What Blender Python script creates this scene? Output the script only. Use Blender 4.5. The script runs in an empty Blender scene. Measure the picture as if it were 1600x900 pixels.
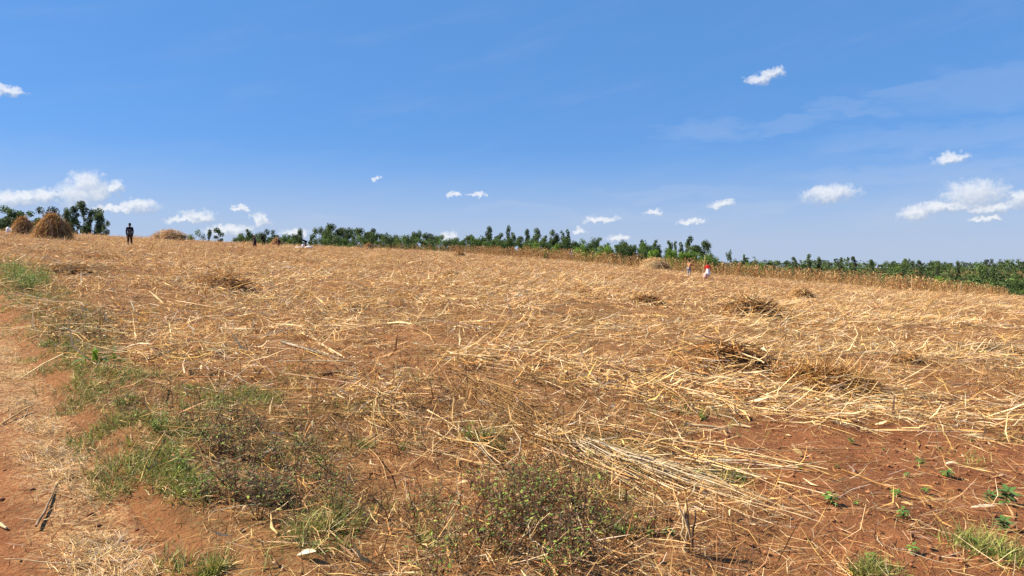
import bpy, bmesh, math, random
import numpy as np
from mathutils import Vector, Matrix, Euler

scene = bpy.context.scene
COL = scene.collection
rng = np.random.default_rng(11)
random.seed(5)

# ------------------------------------------------------------------ camera
F = 1142.0                 # focal length in photo pixels (1600 wide)
CAMZ = 1.6
PITCH = math.atan(30 / F)
cam_d = bpy.data.cameras.new('camera'); cam = bpy.data.objects.new('camera', cam_d); COL.objects.link(cam)
cam_d.sensor_width = 36.0; cam_d.lens = 36.0 * F / 1600.0
cam_d.clip_start = 0.05; cam_d.clip_end = 20000
cam.location = (0, 0, CAMZ); cam.rotation_euler = (math.pi / 2 - PITCH, 0, 0)
scene.camera = cam

# ------------------------------------------------------------------ sky, sun, exposure
SUN_DIR = Vector((-0.85, 0.10, 0.74)).normalized()     # towards the sun
SUN_EL = math.asin(SUN_DIR.z); SUN_AZ = math.atan2(SUN_DIR.x, SUN_DIR.y)
SKY_STRENGTH = 0.075
EXPOSURE = 1.12
world = bpy.data.worlds.new('World'); scene.world = world; world.use_nodes = True

def build_world():
    nt = world.node_tree; N = nt.nodes; L = nt.links; N.clear()
    out = N.new('ShaderNodeOutputWorld'); bg = N.new('ShaderNodeBackground'); bg.inputs[1].default_value = SKY_STRENGTH
    L.new(bg.outputs[0], out.inputs[0])
    sky = N.new('ShaderNodeTexSky'); sky.sky_type = 'NISHITA'; sky.sun_disc = False
    sky.sun_elevation = SUN_EL; sky.sun_rotation = SUN_AZ
    sky.altitude = 1500; sky.air_density = 1.0; sky.dust_density = 0.05; sky.ozone_density = 3.0
    hs = N.new('ShaderNodeHueSaturation'); hs.inputs['Saturation'].default_value = 1.32; hs.inputs['Value'].default_value = 1.0
    L.new(sky.outputs[0], hs.inputs['Color'])
    tint = N.new('ShaderNodeMix'); tint.data_type = 'RGBA'; tint.blend_type = 'MULTIPLY'; tint.inputs['Factor'].default_value = 1
    L.new(hs.outputs[0], tint.inputs['A']); tint.inputs['B'].default_value = (1.12, .93, 1.02, 1)
    # cloud puffs: each a fixed direction (azimuth, elevation) with a size, roughened by noise
    puffs = [(22,312,34,11),(38,306,20,9),(72,307,17,11),(118,306,26,18),(136,288,22,18),(150,300,22,16),(178,293,12,10),(176,325,34,6),(214,322,28,10),(8,142,24,7),
             (312,338,24,9),(288,344,28,5),(374,326,16,5),(407,345,12,11),(590,280,9,3),(708,305,13,3.5),(745,304,13,3),
             (360,360,34,10),(462,364,22,7),(700,371,14,11),(938,344,26,5.5),(1022,332,15,5.5),(1080,346,19,4.5),
             (1128,319,18,7.5),(967,372,20,6.5),(905,360,12,5),(1188,123,20,8),(1206,115,18,9),(1486,247,18,8),
             (1297,303,38,13),(1525,305,38,19),(1478,323,36,8.5),(1430,333,22,11),(1545,326,36,7),(1594,312,18,13),(1545,342,20,5)]
    # the same kind of fair-weather cumulus goes on round the horizon outside the frame
    r2 = random.Random(3)
    for k in range(16):
        puffs.append((None, r2.uniform(0.75, 5.5), r2.uniform(.05, .19), r2.uniform(.02, .05), r2.uniform(.008, .02)))
    def field_group(puffs, name, grow):
     grp = bpy.data.node_groups.new(name, 'ShaderNodeTree')
     grp.interface.new_socket('v', in_out='INPUT', socket_type='NodeSocketVector')
     grp.interface.new_socket('f', in_out='OUTPUT', socket_type='NodeSocketFloat')
     gn, gl = grp.nodes, grp.links
     gi = gn.new('NodeGroupInput'); go = gn.new('NodeGroupOutput'); acc = None
     for p in puffs:
         if p[0] is None: az, el, w, h = p[1:]
         else:
             a = (p[0] - 800) / F; b = (450 - p[1]) / F
             d = Vector((a, math.cos(PITCH) + b * math.sin(PITCH), -math.sin(PITCH) + b * math.cos(PITCH))).normalized()
             az = math.atan2(d.x, d.y); el = math.asin(d.z); w = grow * p[2] / F; h = grow * p[3] / F
         s = gn.new('ShaderNodeVectorMath'); s.operation = 'SUBTRACT'; gl.new(gi.outputs[0], s.inputs[0]); s.inputs[1].default_value = (az, el, 0)
         m = gn.new('ShaderNodeVectorMath'); m.operation = 'MULTIPLY'; gl.new(s.outputs[0], m.inputs[0]); m.inputs[1].default_value = (1 / w, 1 / h, 0)
         q = gn.new('ShaderNodeVectorMath'); q.operation = 'DOT_PRODUCT'; gl.new(m.outputs[0], q.inputs[0]); gl.new(m.outputs[0], q.inputs[1])
         f = gn.new('ShaderNodeMath'); f.operation = 'SUBTRACT'; f.inputs[0].default_value = 1.0; gl.new(q.outputs['Value'], f.inputs[1])
         if acc is None: acc = f
         else:
             mx = gn.new('ShaderNodeMath'); mx.operation = 'SMOOTH_MAX'; mx.inputs[2].default_value = 0.25
             gl.new(acc.outputs[0], mx.inputs[0]); gl.new(f.outputs[0], mx.inputs[1]); acc = mx
     gl.new(acc.outputs[0], go.inputs[0])
     return grp
    wisps = [(1240,197,60,11),(1330,172,60,9),(1430,138,70,12),(1550,135,90,26),(1390,272,110,11),(1530,268,90,9),(1200,322,120,8),(800,325,70,7),(1050,300,110,8),(1480,215,150,16),
             (1100,205,60,14),(480,350,90,10),(1000,335,160,10),(1450,335,120,12)]
    r3 = random.Random(9)
    for k in range(14): wisps.append((None, r3.uniform(.75, 5.5), r3.uniform(.06, .5), r3.uniform(.05, .13), r3.uniform(.008, .02)))
    grp = field_group(puffs, 'cloud_field', .98); wgrp = field_group(wisps, 'wisp_field', 1.2)
    def math_(op, a, b=None, clamp=False):
        n = N.new('ShaderNodeMath'); n.operation = op; n.use_clamp = clamp
        for i, v in enumerate((a, b)):
            if v is None: continue
            if isinstance(v, (int, float)): n.inputs[i].default_value = v
            else: L.new(v, n.inputs[i])
        return n.outputs[0]
    tc = N.new('ShaderNodeTexCoord'); sep = N.new('ShaderNodeSeparateXYZ'); L.new(tc.outputs['Generated'], sep.inputs[0])
    az = math_('ARCTAN2', sep.outputs[0], sep.outputs[1]); az = math_('ADD', az, math_('MULTIPLY', math_('LESS_THAN', az, -1.2), 2 * math.pi))
    el = math_('ARCSINE', sep.outputs[2])
    vec = N.new('ShaderNodeCombineXYZ'); L.new(az, vec.inputs[0]); L.new(el, vec.inputs[1])
    def noise(scale, detail, rough, src):
        n = N.new('ShaderNodeTexNoise'); n.inputs['Scale'].default_value = scale; n.inputs['Detail'].default_value = detail
        n.inputs['Roughness'].default_value = rough; L.new(src, n.inputs['Vector']); return n
    def vmath(op, a, b):
        n = N.new('ShaderNodeVectorMath'); n.operation = op
        for i, v in enumerate((a, b)):
            if isinstance(v, tuple): n.inputs[i].default_value = v
            else: L.new(v, n.inputs[i])
        return n.outputs[0]
    nz = noise(95, 6, .6, vec.outputs[0])
    warp = vmath('MULTIPLY', vmath('SUBTRACT', nz.outputs['Color'], (.5, .5, .5)), (.040, .022, 0))
    p0 = vmath('ADD', vec.outputs[0], warp)
    def field(v):
        g = N.new('ShaderNodeGroup'); g.node_tree = grp; L.new(v, g.inputs[0]); return g.outputs[0]
    f0 = field(p0); f1 = field(vmath('ADD', p0, (-.004, .006, 0)))
    wg = N.new('ShaderNodeGroup'); wg.node_tree = wgrp
    L.new(vmath('ADD', vec.outputs[0], vmath('MULTIPLY', vmath('SUBTRACT', noise(22, 6, .6, vmath('MULTIPLY', vec.outputs[0], (.6, 2.2, 1))).outputs['Color'], (.5, .5, .5)), (.14, .07, 0))), wg.inputs[0])
    wm = N.new('ShaderNodeMapRange'); wm.interpolation_type = 'SMOOTHSTEP'; L.new(wg.outputs[0], wm.inputs[0]); wm.inputs[1].default_value = -.5; wm.inputs[2].default_value = 1.1; wm.inputs[4].default_value = .15
    nf = noise(260, 5, .65, vec.outputs[0])
    dens = math_('ADD', f0, math_('MULTIPLY', math_('SUBTRACT', nf.outputs[0], .5), .9))
    mr = N.new('ShaderNodeMapRange'); mr.interpolation_type = 'SMOOTHSTEP'; L.new(dens, mr.inputs[0])
    mr.inputs[1].default_value = -.7; mr.inputs[2].default_value = 1.2; mr.inputs[4].default_value = .78
    lit = math_('ADD', .5, math_('MULTIPLY', math_('SUBTRACT', f0, f1), .75), True)
    lit = math_('ADD', lit, math_('MULTIPLY', math_('SUBTRACT', nf.outputs[0], .5), .5), True)
    ramp = N.new('ShaderNodeMix'); ramp.data_type = 'RGBA'; L.new(lit, ramp.inputs['Factor'])
    k = 2 ** -EXPOSURE / SKY_STRENGTH
    ramp.inputs['A'].default_value = (.46 * k, .53 * k, .66 * k, 1); ramp.inputs['B'].default_value = (1.0 * k, 1.0 * k, 1.0 * k, 1)
    # thin high cirrus streaks and the milky band near the horizon
    st = vmath('MULTIPLY', vec.outputs[0], (3.2, 15.0, 1)); rot = N.new('ShaderNodeVectorRotate'); rot.inputs['Angle'].default_value = -.22
    rot.rotation_type = 'Z_AXIS'; L.new(vec.outputs[0], rot.inputs['Vector'])
    st = vmath('MULTIPLY', rot.outputs[0], (2.6, 14.0, 1))
    cn = noise(2.0, 7, .58, st)
    cm = N.new('ShaderNodeMapRange'); cm.interpolation_type = 'SMOOTHSTEP'; L.new(cn.outputs[0], cm.inputs[0])
    cm.inputs[1].default_value = .46; cm.inputs[2].default_value = .82; cm.inputs[4].default_value = .08
    band = N.new('ShaderNodeMapRange'); band.interpolation_type = 'SMOOTHSTEP'; L.new(el, band.inputs[0])
    band.inputs[1].default_value = .17; band.inputs[2].default_value = .0; band.inputs[3].default_value = 0; band.inputs[4].default_value = .92
    veil = N.new('ShaderNodeMix'); veil.data_type = 'RGBA'; veil.inputs['Factor'].default_value = .68; L.new(tint.outputs['Result'], veil.inputs['A'])
    veil.inputs['B'].default_value = (.142 * k, .350 * k, .750 * k, 1)
    bandn = math_('MULTIPLY', band.outputs[0], math_('ADD', .8, math_('MULTIPLY', cn.outputs[0], .4)), True)
    mixb = N.new('ShaderNodeMix'); mixb.data_type = 'RGBA'; L.new(bandn, mixb.inputs['Factor']); L.new(veil.outputs['Result'], mixb.inputs['A'])
    mixb.inputs['B'].default_value = (.47 * k, .57 * k, .75 * k, 1)
    mixc = N.new('ShaderNodeMix'); mixc.data_type = 'RGBA'; L.new(math_('ADD', wm.outputs[0], cm.outputs[0], True), mixc.inputs['Factor']); L.new(mixb.outputs['Result'], mixc.inputs['A'])
    mixc.inputs['B'].default_value = (.55 * k, .64 * k, .82 * k, 1)
    mixd = N.new('ShaderNodeMix'); mixd.data_type = 'RGBA'; L.new(mr.outputs[0], mixd.inputs['Factor'])
    L.new(mixc.outputs['Result'], mixd.inputs['A']); L.new(ramp.outputs['Result'], mixd.inputs['B'])
    L.new(mixd.outputs['Result'], bg.inputs[0])
build_world()

sun_d = bpy.data.lights.new('sun', 'SUN'); sun = bpy.data.objects.new('sun', sun_d); COL.objects.link(sun)
sun_d.energy = 5.0; sun_d.angle = math.radians(.5); sun_d.color = (1.0, .89, .71)
sun.rotation_euler = SUN_DIR.to_track_quat('Z', 'Y').to_euler(); sun.location = (-30, 10, 40)
vs = scene.view_settings
vs.view_transform = 'Standard'; vs.look = 'None'; vs.gamma = 1.0; vs.use_curve_mapping = False; vs.exposure = EXPOSURE

# ------------------------------------------------------------------ terrain maths
_us=np.arange(0,1700,100.)
_ss=np.array([.069,.0655,.0605,.056,.0505,.0455,.041,.036,.030,.0235,.016,.0085,.002,-.004,-.010,-.0145,-.019])
_ts=(_us-800)/F
_DU=np.array([0,100,200,300,400,500,600,700,800,900,1000,1100,1200,1300,1400,1500,1600.])
_DD=np.array([80,84,86,86,90,102,113,120,118,109,106,102,100,93,84,79,78.])
_tt=np.linspace(-.9,.9,721)
def _sm(x,n):
    k=np.hanning(n+2)[1:-1]; k/=k.sum(); return np.convolve(np.pad(x,n//2,mode='edge'),k,'valid')
_S=np.interp(_tt,_ts,_ss); sl=(_ss[-1]-_ss[0])/(_ts[-1]-_ts[0])
_S=np.where(_tt<_ts[0],_ss[0]+sl*(_tt-_ts[0]),np.where(_tt>_ts[-1],_ss[-1]+sl*(_tt-_ts[-1]),_S)); _S=_sm(_S,61)
_D=_sm(np.interp(_tt,(_DU-800)/F,_DD),81)
FY=np.array([200,350,600,1000,2500,6000.])
FT=np.array([-.9,-.3,.1,.35,.7,.9])
FZ=np.array([[1.5,0,-2,-3,-10,-25],[1.0,0,-2,-3,-10,-25],[-1,-3,-3,3,-6,-25],[-8,-9,-2,4,-5,-25],[-12,-11,-4,1.5,-5,-25],[-12,-11,-4,1.5,-5,-25]])
def Sfun(t): return np.interp(t,_tt,_S)
def Dfun(t): return np.interp(t,_tt,_D)
def H(x,y):
    x=np.asarray(x,float); y=np.asarray(y,float)
    yp=np.maximum(y,1e-3); t=np.clip(x/yp,-.9,.9); t=np.where(y>1e-3,t,np.sign(x)*.9)
    ex=np.where(y>1e-3,x-t*yp,x)
    s=Sfun(t); D=Dfun(t)
    line=yp*s
    i=np.clip(np.searchsorted(FT,t)-1,0,len(FT)-2); w=(t-FT[i])/(FT[i+1]-FT[i])
    prof=np.zeros_like(line)
    for k in range(len(FY)-1):
        m=(yp>=FY[k]) & ((yp<FY[k+1])|(k==len(FY)-2))
        q=np.clip((yp-FY[k])/(FY[k+1]-FY[k]),0,1); q=q*q*(3-2*q)
        a=FZ[i,k]*(1-w)+FZ[i+1,k]*w; b=FZ[i,k+1]*(1-w)+FZ[i+1,k+1]*w
        prof=np.where(m,a+(b-a)*q,prof)
    z2=FZ[i,0]*(1-w)+FZ[i+1,0]*w
    q=np.clip((yp-D)/(200-D),0,1); q=q*q*(3-2*q)
    z=np.where(yp<D,line,np.where(yp<200,line*(1-q)+z2*q,prof))
    z=np.where(y>1e-3,z,0)
    return z+60*np.tanh(sl*ex/60)*np.clip(1-yp/3000,0,1)
def ray(u,v):
    a=(u-800)/F; b=(450-v)/F; c,s=math.cos(PITCH),math.sin(PITCH)
    return a,c+b*s,-s+b*c
def pix(u,v):
    dx,dy,dz=ray(u,v); y=np.concatenate([np.arange(1,30,.02),np.arange(30,130,.1)]); k=y/dy
    f=CAMZ+dz*k-H(dx*k,y); j=np.argmax(f<0)
    if not (f<0).any(): j=len(y)-1
    return float(dx*k[j]),float(y[j]),float(H(dx*k[j],y[j]))
def pixd(u,v,y):
    dx,dy,dz=ray(u,v); k=y/dy; return dx*k,y,CAMZ+dz*k
def vnoise(x, y, seed=0):
    xi = np.floor(x).astype(np.int64); yi = np.floor(y).astype(np.int64); fx = x - xi; fy = y - yi
    fx = fx*fx*(3-2*fx); fy = fy*fy*(3-2*fy)
    def h(a, b):
        n = (a*374761393 + b*668265263 + seed*1274126177) & 0xffffffff
        n = ((n ^ (n >> 13)) * 1274126177) & 0xffffffff
        return ((n ^ (n >> 16)) & 0xffff) / 65535.0
    return (h(xi,yi)*(1-fx)+h(xi+1,yi)*fx)*(1-fy)+(h(xi,yi+1)*(1-fx)+h(xi+1,yi+1)*fx)*fy
def fbm(x, y, seed=0, oct=4):
    x = np.asarray(x, float); y = np.asarray(y, float)
    s = 0; a = .5; tot = 0
    for o in range(oct):
        s = s + a*vnoise(x, y, seed+o*17); tot += a; x = x*2.03+7.1; y = y*2.03-3.7; a *= .5
    return s/tot
def sstep(a, b, x):
    q = np.clip((x-a)/(b-a), 0, 1); return q*q*(3-2*q)
P0 = np.array([-1.54, 3.34]); PD = np.array([-.6206, .7841]); PN = np.array([.7841, .6206])
def path_sd(x, y): return (np.asarray(x)-P0[0])*PN[0]+(np.asarray(y)-P0[1])*PN[1]      # >0 on the field side
def relief(x, y):
    r = np.hypot(x, y); near = np.clip(1-r/90, 0, 1)
    z = (fbm(x*.35, y*.35, 3, 3)-.5)*.30*sstep(2, 10, r)+near*((fbm(x*1.3, y*1.3, 5, 3)-.5)*.12+(fbm(x*5, y*5, 9, 3)-.5)*.045)
    sd = path_sd(x, y); onp = sstep(.25, -.15, sd)*sstep(-3.6, -3.1, sd)
    z = z*(1-.6*onp)
    z -= .09*onp                                                     # the worn track lies a little lower
    z -= .05*onp*np.exp(-((sd+.78)/.26)**2)
    z += .05*np.exp(-((sd-.45)/.3)**2)*sstep(60, 30, r)              # raised verge
    return z
def G(x, y): return H(x, y)+relief(np.asarray(x, float), np.asarray(y, float))
def gp(u, v):                                                        # where a photo pixel meets the ground
    x, y, _ = pix(u, v); return x, y, float(G(x, y))

# ------------------------------------------------------------------ materials
def new_mat(name):
    m = bpy.data.materials.new(name); m.use_nodes = True; nt = m.node_tree
    b = nt.nodes['Principled BSDF']; return m, nt, b
def attr_mat(name, rough=.75, spec=.25, transl=0.0, nscale=14.0, var=.35):
    m, nt, b = new_mat(name); N, L = nt.nodes, nt.links
    a = N.new('ShaderNodeVertexColor'); a.layer_name = 'Col'
    tc = N.new('ShaderNodeTexCoord'); n = N.new('ShaderNodeTexNoise'); n.inputs['Scale'].default_value = nscale; n.inputs['Detail'].default_value = 4
    L.new(tc.outputs['Object'], n.inputs['Vector'])
    mr = N.new('ShaderNodeMapRange'); L.new(n.outputs[0], mr.inputs[0]); mr.inputs[1].default_value = .3; mr.inputs[2].default_value = .7
    mr.inputs[3].default_value = 1-var; mr.inputs[4].default_value = 1+var*.6
    mx = N.new('ShaderNodeMix'); mx.data_type = 'RGBA'; mx.blend_type = 'MULTIPLY'; mx.inputs['Factor'].default_value = 1
    L.new(a.outputs['Color'], mx.inputs['A']); L.new(mr.outputs[0], mx.inputs['B'])
    L.new(mx.outputs['Result'], b.inputs['Base Color']); b.inputs['Roughness'].default_value = rough
    b.inputs['Specular IOR Level'].default_value = spec
    if transl:
        t = N.new('ShaderNodeBsdfTranslucent'); L.new(mx.outputs['Result'], t.inputs[0])
        ms = N.new('ShaderNodeMixShader'); ms.inputs[0].default_value = transl
        L.new(b.outputs[0], ms.inputs[1]); L.new(t.outputs[0], ms.inputs[2]); L.new(ms.outputs[0], N['Material Output'].inputs[0])
    return m
def flat_mat(name, col, rough=.8, nscale=30, var=.25, spec=.2):
    m, nt, b = new_mat(name); N, L = nt.nodes, nt.links
    n = N.new('ShaderNodeTexNoise'); n.inputs['Scale'].default_value = nscale; n.inputs['Detail'].default_value = 5
    tc = N.new('ShaderNodeTexCoord'); L.new(tc.outputs['Object'], n.inputs['Vector'])
    mx = N.new('ShaderNodeMix'); mx.data_type = 'RGBA'; L.new(n.outputs[0], mx.inputs['Factor'])
    mx.inputs['A'].default_value = tuple(c*(1-var) for c in col)+(1,); mx.inputs['B'].default_value = tuple(min(1, c*(1+var)) for c in col)+(1,)
    L.new(mx.outputs['Result'], b.inputs['Base Color']); b.inputs['Roughness'].default_value = rough; b.inputs['Specular IOR Level'].default_value = spec
    return m
M_STRAW = attr_mat('dry_straw', .85, .10, .16, 9, .3)
M_GRASS = attr_mat('grass_blade', .6, .3, .25, 9, .3)
M_LEAF = attr_mat('tree_leaf', .65, .2, .3, .6, .3)
M_WEED = attr_mat('weed', .65, .25, .2, 20, .3)
M_BARK = flat_mat('bark', (.17, .13, .10), .9, 6, .5)

def soil_mat(name, dark, light, straw):
    m, nt, b = new_mat(name); N, L = nt.nodes, nt.links
    tc = N.new('ShaderNodeTexCoord')
    def noise(sc, det, rg=.55):
        n = N.new('ShaderNodeTexNoise'); n.inputs['Scale'].default_value = sc; n.inputs['Detail'].default_value = det
        n.inputs['Roughness'].default_value = rg; L.new(tc.outputs['Object'], n.inputs['Vector']); return n.outputs[0]
    def mix(f, a, bb):
        x = N.new('ShaderNodeMix'); x.data_type = 'RGBA'
        for s, v in (('Factor', f), ('A', a), ('B', bb)):
            if isinstance(v, tuple): x.inputs[s].default_value = v+(1,)
            elif isinstance(v, float): x.inputs[s].default_value = v
            else: L.new(v, x.inputs[s])
        return x.outputs['Result']
    def rmp(v, a, c, hi=1.0):
        r = N.new('ShaderNodeMapRange'); r.interpolation_type = 'SMOOTHSTEP'; L.new(v, r.inputs[0]); r.inputs[1].default_value = a; r.inputs[2].default_value = c; r.inputs[4].default_value = hi; return r.outputs[0]
    n1 = noise(1.1, 6); n2 = noise(22, 6, .65); n3 = noise(7, 5)
    c = mix(rmp(n1, .35, .65), dark, light)
    c = mix(rmp(n2, .48, .72, .6), c, tuple(min(1, v*1.55) for v in light))
    c = mix(rmp(n3, .55, .72, .5), c, tuple(v*.55 for v in dark))
    va = N.new('ShaderNodeVertexColor'); va.layer_name = 'Col'; sp = N.new('ShaderNodeSeparateColor'); L.new(va.outputs[0], sp.inputs[0])
    ns = noise(38, 5, .7)
    mu = N.new('ShaderNodeMath'); mu.operation = 'MULTIPLY'; L.new(rmp(ns, .38, .62), mu.inputs[0]); L.new(sp.outputs[0], mu.inputs[1])
    c = mix(mu.outputs[0], c, mix(rmp(n3, .35, .65), straw, tuple(v*.5 for v in straw)))
    mg = N.new('ShaderNodeMath'); mg.operation = 'MULTIPLY'; L.new(rmp(n2, .35, .6), mg.inputs[0]); L.new(sp.outputs[1], mg.inputs[1])
    c = mix(mg.outputs[0], c, (.07, .085, .025))
    L.new(c, b.inputs['Base Color']); b.inputs['Roughness'].default_value = .95; b.inputs['Specular IOR Level'].default_value = .1
    bp = N.new('ShaderNodeBump'); bp.inputs['Strength'].default_value = .8; bp.inputs['Distance'].default_value = .03
    ad = N.new('ShaderNodeMath'); ad.operation = 'ADD'; L.new(n2, ad.inputs[0]); L.new(ns, ad.inputs[1]); L.new(ad.outputs[0], bp.inputs['Height'])
    L.new(bp.outputs[0], b.inputs['Normal'])
    return m
M_SOIL = soil_mat('red_soil', (.17, .060, .024), (.265, .103, .041), (.37, .22, .09))
M_TRACK = soil_mat('track_soil', (.14, .047, .017), (.245, .090, .033), (.58, .38, .18))

# ------------------------------------------------------------------ mesh helpers
def mesh_np(name, V, faces_idx, fsize, C=None, mat=None, smooth=False):
    me = bpy.data.meshes.new(name); V = np.asarray(V, np.float32).reshape(-1, 3); I = np.asarray(faces_idx, np.int32).ravel()
    nf = len(I)//fsize
    me.vertices.add(len(V)); me.vertices.foreach_set('co', V.ravel())
    me.loops.add(len(I)); me.loops.foreach_set('vertex_index', I)
    me.polygons.add(nf); me.polygons.foreach_set('loop_start', np.arange(0, len(I), fsize, dtype=np.int32))
    try: me.polygons.foreach_set('loop_total', np.full(nf, fsize, np.int32))
    except Exception: pass
    me.update(calc_edges=True)
    if C is not None:
        a = me.color_attributes.new('Col', 'FLOAT_COLOR', 'POINT'); C = np.asarray(C, np.float32).reshape(-1, 3)
        a.data.foreach_set('color', np.concatenate([C, np.ones((len(C), 1), np.float32)], 1).ravel())
    if mat: me.materials.append(mat)
    if smooth: me.polygons.foreach_set('use_smooth', np.ones(nf, bool))
    return me
def put(name, me, parent=None, loc=None, rot=None, scale=None):
    o = bpy.data.objects.new(name, me); COL.objects.link(o)
    if parent: o.parent = parent
    if loc is not None: o.location = loc
    if rot is not None: o.rotation_euler = rot
    if scale is not None: o.scale = scale if hasattr(scale, '__len__') else (scale,)*3
    return o
def tag(o, label=None, cat=None, group=None, kind=None):
    for k, v in (('label', label), ('category', cat), ('group', group), ('kind', kind)):
        if v: o[k] = v
    return o
def thing(name, loc, label, cat, group=None, rotz=0, scale=1):
    o = bpy.data.objects.new(name, None); COL.objects.link(o); o.location = loc; o.rotation_euler = (0, 0, rotz)
    o.scale = scale if hasattr(scale, '__len__') else (scale,)*3; o.empty_display_size = .2
    return tag(o, label, cat, group)
PAL = np.array([(.67,.435,.19), (.77,.575,.33), (.53,.295,.105), (.39,.18,.064), (.20,.105,.048), (.55,.46,.34), (.60,.39,.13)])
def pick(n, w, jit=.16):
    w = np.asarray(w, float); i = rng.choice(len(PAL), n, p=w/w.sum())
    return PAL[i]*(1+rng.normal(0, jit, (n, 1)))*(1+rng.normal(0, .04, (n, 3)))
def ribbons(pos, yaw, pitch, length, width, bend, roll, col, segs=2, taper=.35, curl=None, tipcol=None):
    """pos: one end of each strip; returns verts, quads, colours"""
    n = len(pos); s = np.linspace(0, 1, segs+1)[None, :]
    curl = np.zeros(n) if curl is None else curl
    pt = pitch[:, None]+bend[:, None]*(s-.0); yw = yaw[:, None]+curl[:, None]*s
    ds = (length/segs)[:, None]
    dx = np.cos(pt)*np.cos(yw); dy = np.cos(pt)*np.sin(yw); dz = np.sin(pt)
    def cum(d):
        m = (d[:, 1:]+d[:, :-1])/2*ds; return np.concatenate([np.zeros((n, 1)), np.cumsum(m, 1)], 1)
    c = np.stack([cum(dx), cum(dy), cum(dz)], -1)+pos[:, None, :]
    side = np.stack([-np.sin(yw), np.cos(yw), np.zeros_like(yw)], -1)
    up = np.stack([-np.sin(pt)*np.cos(yw), -np.sin(pt)*np.sin(yw), np.cos(pt)], -1)
    r = roll[:, None, None]; wv = side*np.cos(r)+up*np.sin(r)
    prof = 1-(1-taper)*np.abs(2*s-1)**2
    if taper == 0: prof = np.maximum(.02, 1-s**1.6)
    wv = wv*(width[:, None]*.5*prof)[..., None]
    V = np.stack([c-wv, c+wv], 2)                                     # n, segs+1, 2, 3
    b = (np.arange(n)*(segs+1)*2)[:, None]+(np.arange(segs)*2)[None, :]
    Q = np.stack([b, b+1, b+3, b+2], -1)
    C = np.repeat(np.repeat(col[:, None, None, :], segs+1, 1), 2, 2)
    if tipcol is not None: C = C*(1-s[..., None, None])+tipcol[:, None, None, :]*s[..., None, None]
    return V.reshape(-1, 3), Q.reshape(-1, 4), C.reshape(-1, 3)
def tubes(pos, yaw, pitch, length, rad, bend, col, segs=3, sides=3, tip=.5, curl=None):
    n = len(pos); s = np.linspace(0, 1, segs+1)[None, :]; curl = np.zeros(n) if curl is None else curl
    pt = pitch[:, None]+bend[:, None]*s; yw = yaw[:, None]+curl[:, None]*s; ds = (length/segs)[:, None]
    def cum(d):
        m = (d[:, 1:]+d[:, :-1])/2*ds; return np.concatenate([np.zeros((n, 1)), np.cumsum(m, 1)], 1)
    c = np.stack([cum(np.cos(pt)*np.cos(yw)), cum(np.cos(pt)*np.sin(yw)), cum(np.sin(pt))], -1)+pos[:, None, :]
    side = np.stack([-np.sin(yw), np.cos(yw), np.zeros_like(yw)], -1)
    up = np.stack([-np.sin(pt)*np.cos(yw), -np.sin(pt)*np.sin(yw), np.cos(pt)], -1)
    R = rad[:, None]*(1-(1-tip)*s)
    A = np.arange(sides)*2*math.pi/sides
    V = c[:, :, None, :]+(side[:, :, None, :]*np.cos(A)[None, None, :, None]+up[:, :, None, :]*np.sin(A)[None, None, :, None])*R[:, :, None, None]
    b = (np.arange(n)*(segs+1)*sides)[:, None, None]+(np.arange(segs)*sides)[None, :, None]; k = np.arange(sides)[None, None, :]; k2 = (k+1) % sides
    Q = np.stack([b+k, b+k2, b+k2+sides, b+k+sides], -1)
    C = np.repeat(np.repeat(col[:, None, None, :], segs+1, 1), sides, 2)
    return V.reshape(-1, 3), Q.reshape(-1, 4), C.reshape(-1, 3)
def join(parts):
    Vs, Qs, Cs, o = [], [], [], 0
    for V, Q, C in parts:
        Vs.append(V); Qs.append(Q+o); Cs.append(C); o += len(V)
    return np.concatenate(Vs), np.concatenate(Qs), np.concatenate(Cs)
U_ = lambda a, b, n: rng.uniform(a, b, n)
# ------------------------------------------------------------------ ground and track
def bare_mask(x, y):                                                   # trampled, nearly bare red soil
    b = sstep(.6, 1.9, x-.12*(y-4)+1.1*(fbm(x*.8, y*.8, 71, 3)-.5))*sstep(8.3, 6.2, y+1.2*(fbm(x*.7, y*.7, 72, 2)-.5)-.22*x)
    return b
def in_field(x, y):
    t = x/np.maximum(y, .1); return (path_sd(x, y) > .2) & (y > 1.5) & (y < Dfun(np.clip(t, -.9, .9))+9)
def build_ground():
    rings = np.concatenate([[0.0], np.exp(np.linspace(math.log(.6), math.log(130), 330)), np.exp(np.linspace(math.log(134), math.log(9000), 70))])
    fr = np.radians(52); ang = np.concatenate([np.linspace(-fr, fr, 300), np.linspace(fr, 2*math.pi-fr, 72)[1:-1]])
    A, R = np.meshgrid(ang, rings); X = R*np.sin(A); Y = R*np.cos(A)
    Z = G(X, Y); sd = path_sd(X, Y)
    Z = Z-.05*sstep(.1, -.1, sd)*sstep(-3.6, -3.0, sd)
    m, n = X.shape
    i = np.arange(m-1)[:, None]*n; j = np.arange(n)[None, :]; j2 = (j+1) % n
    Q = np.stack([i+j, i+n+j, i+n+j2, i+j2], -1)
    fld = in_field(X, Y); cover = np.where(fld, (1-.85*bare_mask(X, Y))*(.85+.6*(fbm(X*.5, Y*.5, 31, 3)-.5)), .25*np.ones_like(X))
    cover = np.where(Y < Dfun(np.clip(X/np.maximum(Y, .1), -.9, .9))+20, cover, .0)
    green = np.where((sd > 0) & (sd < 1.5), .2, 0)+np.where(~fld & (Y > 100), .9, 0)+.35*sstep(.55, .75, fbm(X*.45+9, Y*.45, 41, 3))*fld
    C = np.stack([np.clip(cover, 0, 1), np.clip(green, 0, 1), 0*X], -1)
    me = mesh_np('ground', np.stack([X, Y, Z], -1), Q, 4, C, M_SOIL, True)
    tag(put('ground', me), kind='structure')
build_ground()
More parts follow.
